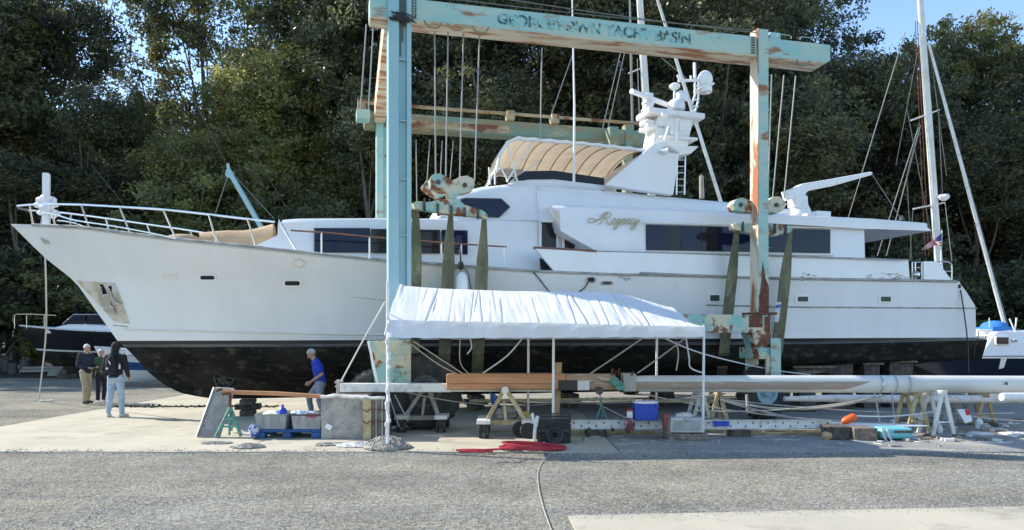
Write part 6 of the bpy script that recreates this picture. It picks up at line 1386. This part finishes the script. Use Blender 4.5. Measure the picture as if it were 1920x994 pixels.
# teal jib crane behind the foredeck
t = thing('jib_crane', 'small teal jib crane leaning up behind the foredeck of the yacht', 'crane', (dx(500, 24.5), 24.5, 0))
mb = MB(); mb.tube([(dx(500, 24.5), 24.5, 0), (dx(500, 24.5), 24.5, dz(440, 24.5))], .15, 10); mb.build('mast_post', M['tealF'], t, smooth=True)
mb = MB(); mb.beam(P(498, 440, 24.5), P(428, 318, 24.5), .14, .2, up=(0, 1, 0)); mb.build('jib', M['tealA'], t, bevel=.02)
mb = MB(); mb.lathe([(0, -.08), (.13, -.08), (.13, .08), (0, .08)], P(431, 327, 24.5), 14, 'Y'); mb.tube([P(431, 327, 24.5), P(427, 307, 24.5)], .05); mb.build('sheave', M['tealA'], t, smooth=30)
mb = MB(); mb.tube([P(431, 320, 24.5), P(514, 410, 24.5)], .018, 5); mb.tube([P(427, 330, 24.5), P(404, 400, 24.5)], .018, 5); mb.tube([P(436, 325, 24.5), P(480, 410, 24.5)], .014, 5); mb.build('guy_wire', M['cabledark'], t, smooth=True)
# clutter in the shade far left
rg = random.Random(9)
for k, (x, y, w_, h_) in enumerate(((15, 702, .9, .8), (60, 704, 1.2, .6), (105, 706, .7, .5), (250, 708, .6, .15))):
    p = G(x, y); t = thing('yard_clutter', ['grey drum rack at the far left edge in the shade', 'low rack of grey pipes in the shade at the far left', 'short stack of timbers in the shade below the dark motorboat', 'flat board on the gravel behind the people'][k], 'clutter', p)
    for j in range(4 if k < 3 else 1):
        mb = MB()
        if k == 0: mb.lathe([(0, 0), (.22, 0), (.24, .3), (.22, .6), (0, .6)], (p.x+(j-1.5)*.5, p.y+.2*(j % 2), h_*.2*(j % 2)), 12); mb.build('drum', M['cabledark'], t, smooth=40)
        elif k == 1: mb.tube([(p.x-w_/2, p.y+j*.18, .2+.15*(j % 2)), (p.x+w_/2+.4, p.y+j*.18, .25+.15*(j % 2))], .08, 10); mb.build('pipe', M['cable'], t, smooth=True)
        else: mb.box((p.x, p.y+j*.05, .07+j*.12), (w_, .3, .11)); mb.build('timber', M['woodgrey'], t, bevel=.01)
    if k == 1:
        for s_ in (-.5, .6): mb = MB(); mb.box((p.x+s_, p.y+.25, .08), (.1, .9, .16)); mb.build('bearer', M['block'], t)

# ------------------------------------------------------------------ people
SK = mat('skin', (.42, .23, .16), .55); SKL = mat('skin_light', (.50, .29, .21), .55)
def remeshed(mb, vox, name, mt, parent, smooth=6, mod=None):
    me = bpy.data.meshes.new(name); me.from_pydata([tuple(v) for v in mb.v], [], mb.f)
    b = bmesh.new(); b.from_mesh(me); bmesh.ops.recalc_face_normals(b, faces=b.faces); b.to_mesh(me); b.free()
    ob = bpy.data.objects.new(name, me); col.objects.link(ob)
    r = ob.modifiers.new('r', 'REMESH'); r.mode = 'VOXEL'; r.voxel_size = vox
    s = ob.modifiers.new('s', 'SMOOTH'); s.iterations = smooth; s.factor = .5
    bpy.context.view_layer.update()
    m2 = bpy.data.meshes.new_from_object(ob.evaluated_get(bpy.context.evaluated_depsgraph_get())); bpy.data.objects.remove(ob)
    m2.name = name
    if mod: 
        for v in m2.vertices: v.co = mod(v.co)
    m2.materials.clear(); m2.materials.append(mt); m2.polygons.foreach_set('use_smooth', [True]*len(m2.polygons))
    o = bpy.data.objects.new(name, m2); col.objects.link(o); o.parent = parent; reg(o, WM[parent.name]); return o
def limb(mb, pts, rs, n=12, flat=1.0):
    for p, r in zip(pts, rs): mb.sph(p, r, 12, 8)
    for (a, b), (ra, rb) in zip(zip(pts, pts[1:]), zip(rs, rs[1:])): mb.tube([a, b], [ra, rb], n)
def person(label, pos, rz, J, h=1.76, shirt=None, long_sleeve=True, trousers=None, shorts=False, shoes=None, hair=None, bald=False, skin=SK, hood=False, pack=None, extra=None, coat_len=0, lean=0, collar=None):
    # local frame: facing -Y, X to the person's left, Z up; J maps joint names to positions for a 1.76 m figure
    D = dict(pelvis=(0, 0, .95), chest=(0, .0, 1.27), neck=(0, .01, 1.47), head=(0, -.02, 1.63), shl=(.19, 0, 1.42), shr=(-.19, 0, 1.42), ell=(.25, .03, 1.13), elr=(-.25, .03, 1.13), hal=(.26, -.05, .88), har=(-.26, -.05, .88),
             hil=(.09, 0, .93), hir=(-.09, 0, .93), knl=(.11, -.02, .50), knr=(-.11, -.02, .50), anl=(.12, .02, .09), anr=(-.12, .02, .09), look=(0, -1, 0), footl=(0.1, -1, 0), footr=(-.1, -1, 0))
    D.update(J); D = {k: Vector(v) for k, v in D.items()}
    t = thing('person', label, 'person', pos, rz); k = h/1.76
    for kk in D:
        if kk not in ('look', 'footl', 'footr'): D[kk] = D[kk]*k
    W = lambda p: WM[t.name] @ p
    look = D['look'].normalized(); lx = look.cross(Vector((0, 0, 1))).normalized()*-1; lz = lx.cross(look).normalized()*(1)
    if lz.z < 0: lz = -lz
    hd = D['head']
    def H(x, f, z): return hd+lx*x*k+look*f*k+lz*z*k
    mb = MB()
    # torso and limbs
    pe, ch, ne = D['pelvis'], D['chest'], D['neck']
    ax = (D['shl']-D['shr']).normalized()
    for p, rx, ry, rz_ in ((pe, .155, .11, .11), (pe.lerp(ch, .5), .14, .10, .14), (ch, .165, .115, .15), (ch.lerp(ne, .45), .16, .095, .09)):
        e = MB(); e.sph((0, 0, 0), (rx*k, ry*k, rz_*k), 16, 10); a = math.atan2(ax.y, ax.x); e.xf(Matrix.Translation(p) @ Matrix.Rotation(a, 4, 'Z')); mb.add(e.v, e.f)
    limb(mb, [ne-Vector((0, 0, .06)), ne.lerp(hd, .55)], [.062*k, .056*k])
    for s in 'lr':
        sh, el, ha = D['sh'+s], D['el'+s], D['ha'+s]
        limb(mb, [ch.lerp(sh, .75)+Vector((0, 0, .02)), sh, sh.lerp(el, .5), el, el.lerp(ha, .35), ha], [.07*k, .058*k, .047*k, .038*k, .038*k, .026*k])
        hi, kn, an = D['hi'+s], D['kn'+s], D['an'+s]
        limb(mb, [hi, hi.lerp(kn, .4), kn, kn.lerp(an, .3), an], [.088*k, .078*k, .055*k, .054*k, .036*k])
        fd = D['foot'+s].normalized(); limb(mb, [an-Vector((0, 0, .04)), an-Vector((0, 0, .055))+fd*.12*k], [.036*k, .03*k])
        # hand: palm, four unequal curled fingers, thumb from the side
        d = (ha-el).normalized(); side = d.cross(Vector((0, 1, 0)) if abs(d.y) < .8 else Vector((1, 0, 0))).normalized(); fr = side.cross(d).normalized()
        # palm faces the thigh; knuckle row runs front to back
        inn = Vector((-1 if s == 'l' else 1, 0, 0)); fwd = Vector((0, -1, 0)); fwd = (fwd-d*fwd.dot(d)).normalized() if abs(d.y) < .95 else Vector((0, 0, 1)); nrm = d.cross(fwd).normalized()
        if nrm.dot(inn) < 0: nrm = -nrm
        for q in (-1, 0, 1): limb(mb, [ha+fwd*q*.014*k, ha+d*.085*k+fwd*q*.024*k], [.017*k, .016*k])
        for q, ln in ((1.5, .068), (.5, .078), (-.5, .073), (-1.5, .058)):
            b0 = ha+d*.09*k+fwd*q*.019*k; b1 = b0+(d*.8+nrm*.35).normalized()*ln*.5*k; b2 = b1+(d*.4+nrm*.75).normalized()*ln*.5*k
            limb(mb, [b0, b1, b2], [.0095*k, .009*k, .008*k], 8)
        b0 = ha+d*.03*k+fwd*.03*k; b1 = b0+(d*.7+fwd*.6).normalized()*.035*k; b2 = b1+(d*.9+nrm*.3).normalized()*.03*k; limb(mb, [b0, b1, b2], [.012*k, .0105*k, .009*k], 8)
    # head
    def ell(p, rx, rf, rz_): 
        e = MB(); e.sph((0, 0, 0), (rx*k, rf*k, rz_*k), 16, 12); Mx = Matrix((lx, -look, lz)).transposed().to_4x4(); e.xf(Matrix.Translation(p) @ Mx); mb.add(e.v, e.f)
    ell(H(0, -.012, .03), .076, .095, .092); ell(H(0, .018, -.03), .060, .068, .078); ell(H(0, .045, -.085), .032, .03, .024)
    ell(H(0, .085, .028), .05, .014, .012); limb(mb, [H(0, .09, .015), H(0, .108, -.022)], [.009*k, .015*k], 8); ell(H(0, .082, -.052), .026, .012, .007); ell(H(0, .080, -.064), .022, .011, .006)
    for s in (1, -1): ell(H(s*.078, -.008, -.005), .009, .020, .032); ell(H(s*.045, .055, -.02), .022, .02, .02)
    remeshed(mb, .0085, 'body', skin, t, 4)
    for s in (1, -1):
        e = MB(); e.sph(H(s*.03, .079, .008), .010*k, 8, 6); e.build('eye', M['black'], t, local=True, smooth=True)
    # hair
    if hair and not hood:
        e = MB(); rows = []
        for i in range(13):
            row = []
            for j in range(24):
                a = math.pi*.62*i/12; b = 2*math.pi*j/24
                f = math.cos(b); x = math.sin(a)*math.sin(b); z = math.cos(a)
                lim = .25 if f > 0 else -.6
                zz = max(z, lim+(.0 if f > 0 else 0)); 
                p = H(x*.083, -.012+math.sin(a)*f*.102, .032+zz*.10+.004*mnoise.noise(Vector((x*9, f*9, z*9)))); row.append(p)
            rows.append(row)
        if bald: rows = rows[6:]
        e.grid(rows, True); e.build('hair', hair, t, local=True, smooth=True)
    # clothes
    def cl(nm, parts, mt, vox=.013, sm=5, fold=.006):
        c = MB(); [f(c) for f in parts]
        return remeshed(c, vox, nm, mt, t, sm, mod=lambda v: v+Vector((mnoise.noise(v*11), mnoise.noise(v*11+Vector((5, 0, 0))), .3*mnoise.noise(v*9)))*fold*1.4+Vector((0, mnoise.noise(Vector((v.x*6, v.y*6, v.z*24))), 0))*fold)
    def torso(c):
        for p, rx, ry, rz_ in ((pe+Vector((0, 0, .02-coat_len*.5)), .175, .135, .10+coat_len*.5), (pe.lerp(ch, .35), .17, .13, .14), (pe.lerp(ch, .7), .175, .13, .14), (ch, .188, .135, .15), (ch.lerp(ne, .5), .172, .115, .09)):
            e = MB(); e.sph((0, 0, 0), (rx*k, ry*k, rz_*k), 16, 10); a = math.atan2(ax.y, ax.x); e.xf(Matrix.Translation(p) @ Matrix.Rotation(a, 4, 'Z')); c.add(e.v, e.f)
        limb(c, [ne-Vector((0, 0, .07)), ne+Vector((0, 0, .0))], [.085*k, .07*k])
        for s in 'lr':
            sh, el, ha = D['sh'+s], D['el'+s], D['ha'+s]
            if long_sleeve: limb(c, [ch.lerp(sh, .75)+Vector((0, 0, .015)), sh, sh.lerp(el, .5), el, el.lerp(ha, .5), el.lerp(ha, .93)], [.085*k, .075*k, .064*k, .058*k, .052*k, .042*k])
            else: limb(c, [ch.lerp(sh, .75)+Vector((0, 0, .015)), sh, sh.lerp(el, .5), sh.lerp(el, .72)], [.085*k, .073*k, .066*k, .066*k])
    if shirt: cl('shirt' if not coat_len else 'jacket', [torso], shirt)
    def legs(c):
        e = MB(); e.sph((0, 0, 0), (.172*k, .13*k, .13*k), 16, 10); e.xf(Matrix.Translation(pe-Vector((0, 0, .02)))); c.add(e.v, e.f)
        for s in 'lr':
            hi, kn, an = D['hi'+s], D['kn'+s], D['an'+s]; en = kn.lerp(an, -.0) if shorts else an
            if shorts: limb(c, [hi, hi.lerp(kn, .45), kn], [.105*k, .095*k, .082*k])
            else: limb(c, [hi, hi.lerp(kn, .4), kn, kn.lerp(an, .4), an+Vector((0, 0, .03))], [.105*k, .092*k, .072*k, .066*k, .058*k])
    cl('shorts' if shorts else 'trousers', [legs], trousers)
    for s in 'lr':
        an = D['an'+s]; fd = D['foot'+s].normalized(); c = MB(); limb(c, [an-Vector((0, 0, .035*k)), an-Vector((0, 0, .05*k))-fd*.04*k, an-Vector((0, 0, .045*k))+fd*.08*k, an-Vector((0, 0, .055*k))+fd*.16*k], [.05*k, .042*k, .044*k, .034*k])
        remeshed(c, .012, 'shoe', shoes, t, 3, mod=lambda v: Vector((v.x, v.y, max(v.z, .002))))
    if hood:
        c = MB(); c.sph(hd+Vector((0, .012, .03))*k, (.098*k, .118*k, .118*k), 16, 12); limb(c, [hd+Vector((0, .05, -.05))*k, ne+Vector((0, .04, .0))], [.09*k, .10*k]); cl('hood', [lambda q: q.add(c.v, c.f)], shirt, .012)
    if extra: extra(t, D, k)
    return t
navy = mat('navy_jacket', (.015, .025, .045), .85); khaki = mat('khaki_cloth', (.42, .36, .25), .9, c2=(.36, .3, .2), scale=5); green = mat('green_jacket', (.035, .085, .055), .85)
blackc = mat('black_fabric', (.014, .014, .018), .9); jean = mat('light_denim', (.30, .38, .47), .9, c2=(.42, .5, .58), scale=7); darkp = mat('dark_trousers', (.015, .017, .03), .9)
blue = mat('blue_polo', (.015, .05, .42), .85); greyp = mat('grey_blue_cloth', (.17, .19, .22), .9, c2=(.30, .32, .36), scale=3); grhair = mat('grey_hair', (.42, .41, .4), .8); whhair = mat('white_hair', (.6, .58, .55), .8)
shoeb = mat('dark_shoe', (.03, .025, .02), .6); shoew = mat('white_shoe', (.6, .58, .55), .6); darkh = mat('dark_hair', (.02, .015, .012), .6)
fp = lambda x, y, z=0: (lambda p: (p.x, p.y, z))(G(x, y))
def pack(t, D, k):
    c = D['chest']; mb = MB(); mb.sph(c+Vector((0, .185, -.03)), (.135*k, .10*k, .22*k), 16, 10); mb.box(c+Vector((0, .18, -.10)), (.24*k, .14*k, .28*k)); bk = remeshed(mb, .014, 'backpack', blackc, t, 6)
    for s in (1, -1):
        mb = MB(); mb.tube(smooth_path([c+Vector((s*.09, .13, .16)), c+Vector((s*.11, -.02, .21)), c+Vector((s*.12, -.14, .05)), c+Vector((s*.15, -.02, -.15)), c+Vector((s*.12, .12, -.18))], 4), .017, 6, flat=.5); mb.build('strap', blackc, bk, local=True, smooth=True)
    mb = MB(); mb.box(c+Vector((-.03, .295, .02)), (.022, .012, .10), Matrix.Rotation(.5, 3, 'Y')); mb.box(c+Vector((.04, .285, -.12)), (.05, .012, .04)); mb.build('reflective_tag', M['white'], bk, local=True, bevel=.004)
    mb = MB(); mb.lathe([(0, 0), (.035, 0), (.035, .10), (.02, .13), (0, .14)], c+Vector((-.17, .12, -.14)), 10); mb.build('bottle', M['alu'], bk, local=True, smooth=True)
person('person in black hooded top, backpack and light jeans, seen from behind on the concrete', fp(217, 782), R(176), dict(shl=(.2, 0, 1.41), shr=(-.2, 0, 1.41), ell=(.28, .02, 1.13), elr=(-.27, .02, 1.14), hal=(.26, -.10, .92), har=(-.24, -.12, .95), anl=(.17, .02, .09), anr=(-.15, .0, .09), knl=(.14, -.02, .5), knr=(-.12, -.03, .5), footl=(.3, -1, 0), footr=(-.35, -1, 0), look=(-.2, -1, 0)), 1.80, blackc, True, jean, False, shoew, darkh, hood=True, extra=pack, coat_len=.03)
person('older person in navy jacket and khaki trousers standing at the left of the group', fp(161, 757), R(70), dict(ell=(.24, .02, 1.15), elr=(-.25, .03, 1.14), hal=(.16, -.22, 1.08), har=(-.12, -.24, 1.06), anl=(.13, .08, .09), anr=(-.11, -.08, .09), knl=(.11, .0, .5), knr=(-.1, -.08, .5), head=(0, -.05, 1.62), look=(0, -1, -.12), chest=(0, -.01, 1.27)), 1.74, navy, True, khaki, False, shoeb, whhair, skin=SKL, coat_len=.06)
person('balding person in green jacket and dark trousers in the middle of the group', fp(189, 755), R(62), dict(ell=(.24, .03, 1.15), elr=(-.24, .03, 1.14), hal=(.15, -.2, 1.05), har=(-.13, -.2, 1.03), anl=(.12, .04, .09), anr=(-.12, -.03, .09), head=(0, -.03, 1.62)), 1.60, green, True, darkp, False, shoew, whhair, bald=True, skin=SKL, coat_len=.05)
def cloth(t, D, k):
    ha = D['hal']; mb = MB(); mb.grid([[ha+Vector((-.03+.02*math.sin(j*1.3), -.05+.10*i/5, -.02-.34*j/8+.03*math.sin(i+j))) for i in range(6)] for j in range(9)]); o = mb.build('grey_cloth', greyp, t, local=True, smooth=True); o.modifiers.new('s', 'SOLIDIFY').thickness = .012
p4 = person('grey-haired person in a blue shirt stepping forward, looking down, between bins and yacht', (P(596, 634, 16.8).x, 16.8, 0), R(-78), dict(pelvis=(0, .06, .90), chest=(0, .0, 1.22), neck=(0, -.06, 1.42), head=(0, -.14, 1.55), look=(0, -1, -.65), shl=(.19, -.03, 1.36), shr=(-.19, -.03, 1.36), ell=(.24, .10, 1.10), elr=(-.25, .06, 1.1), hal=(.17, -.16, .92), har=(-.16, -.16, .9), hil=(.09, .05, .88), hir=(-.09, .05, .88), knl=(.1, .04, .47), anl=(.1, .16, .09), knr=(-.1, -.20, .56), anr=(-.1, -.14, .14)), 1.74, blue, False, greyp, False, shoeb, grhair, skin=SK)
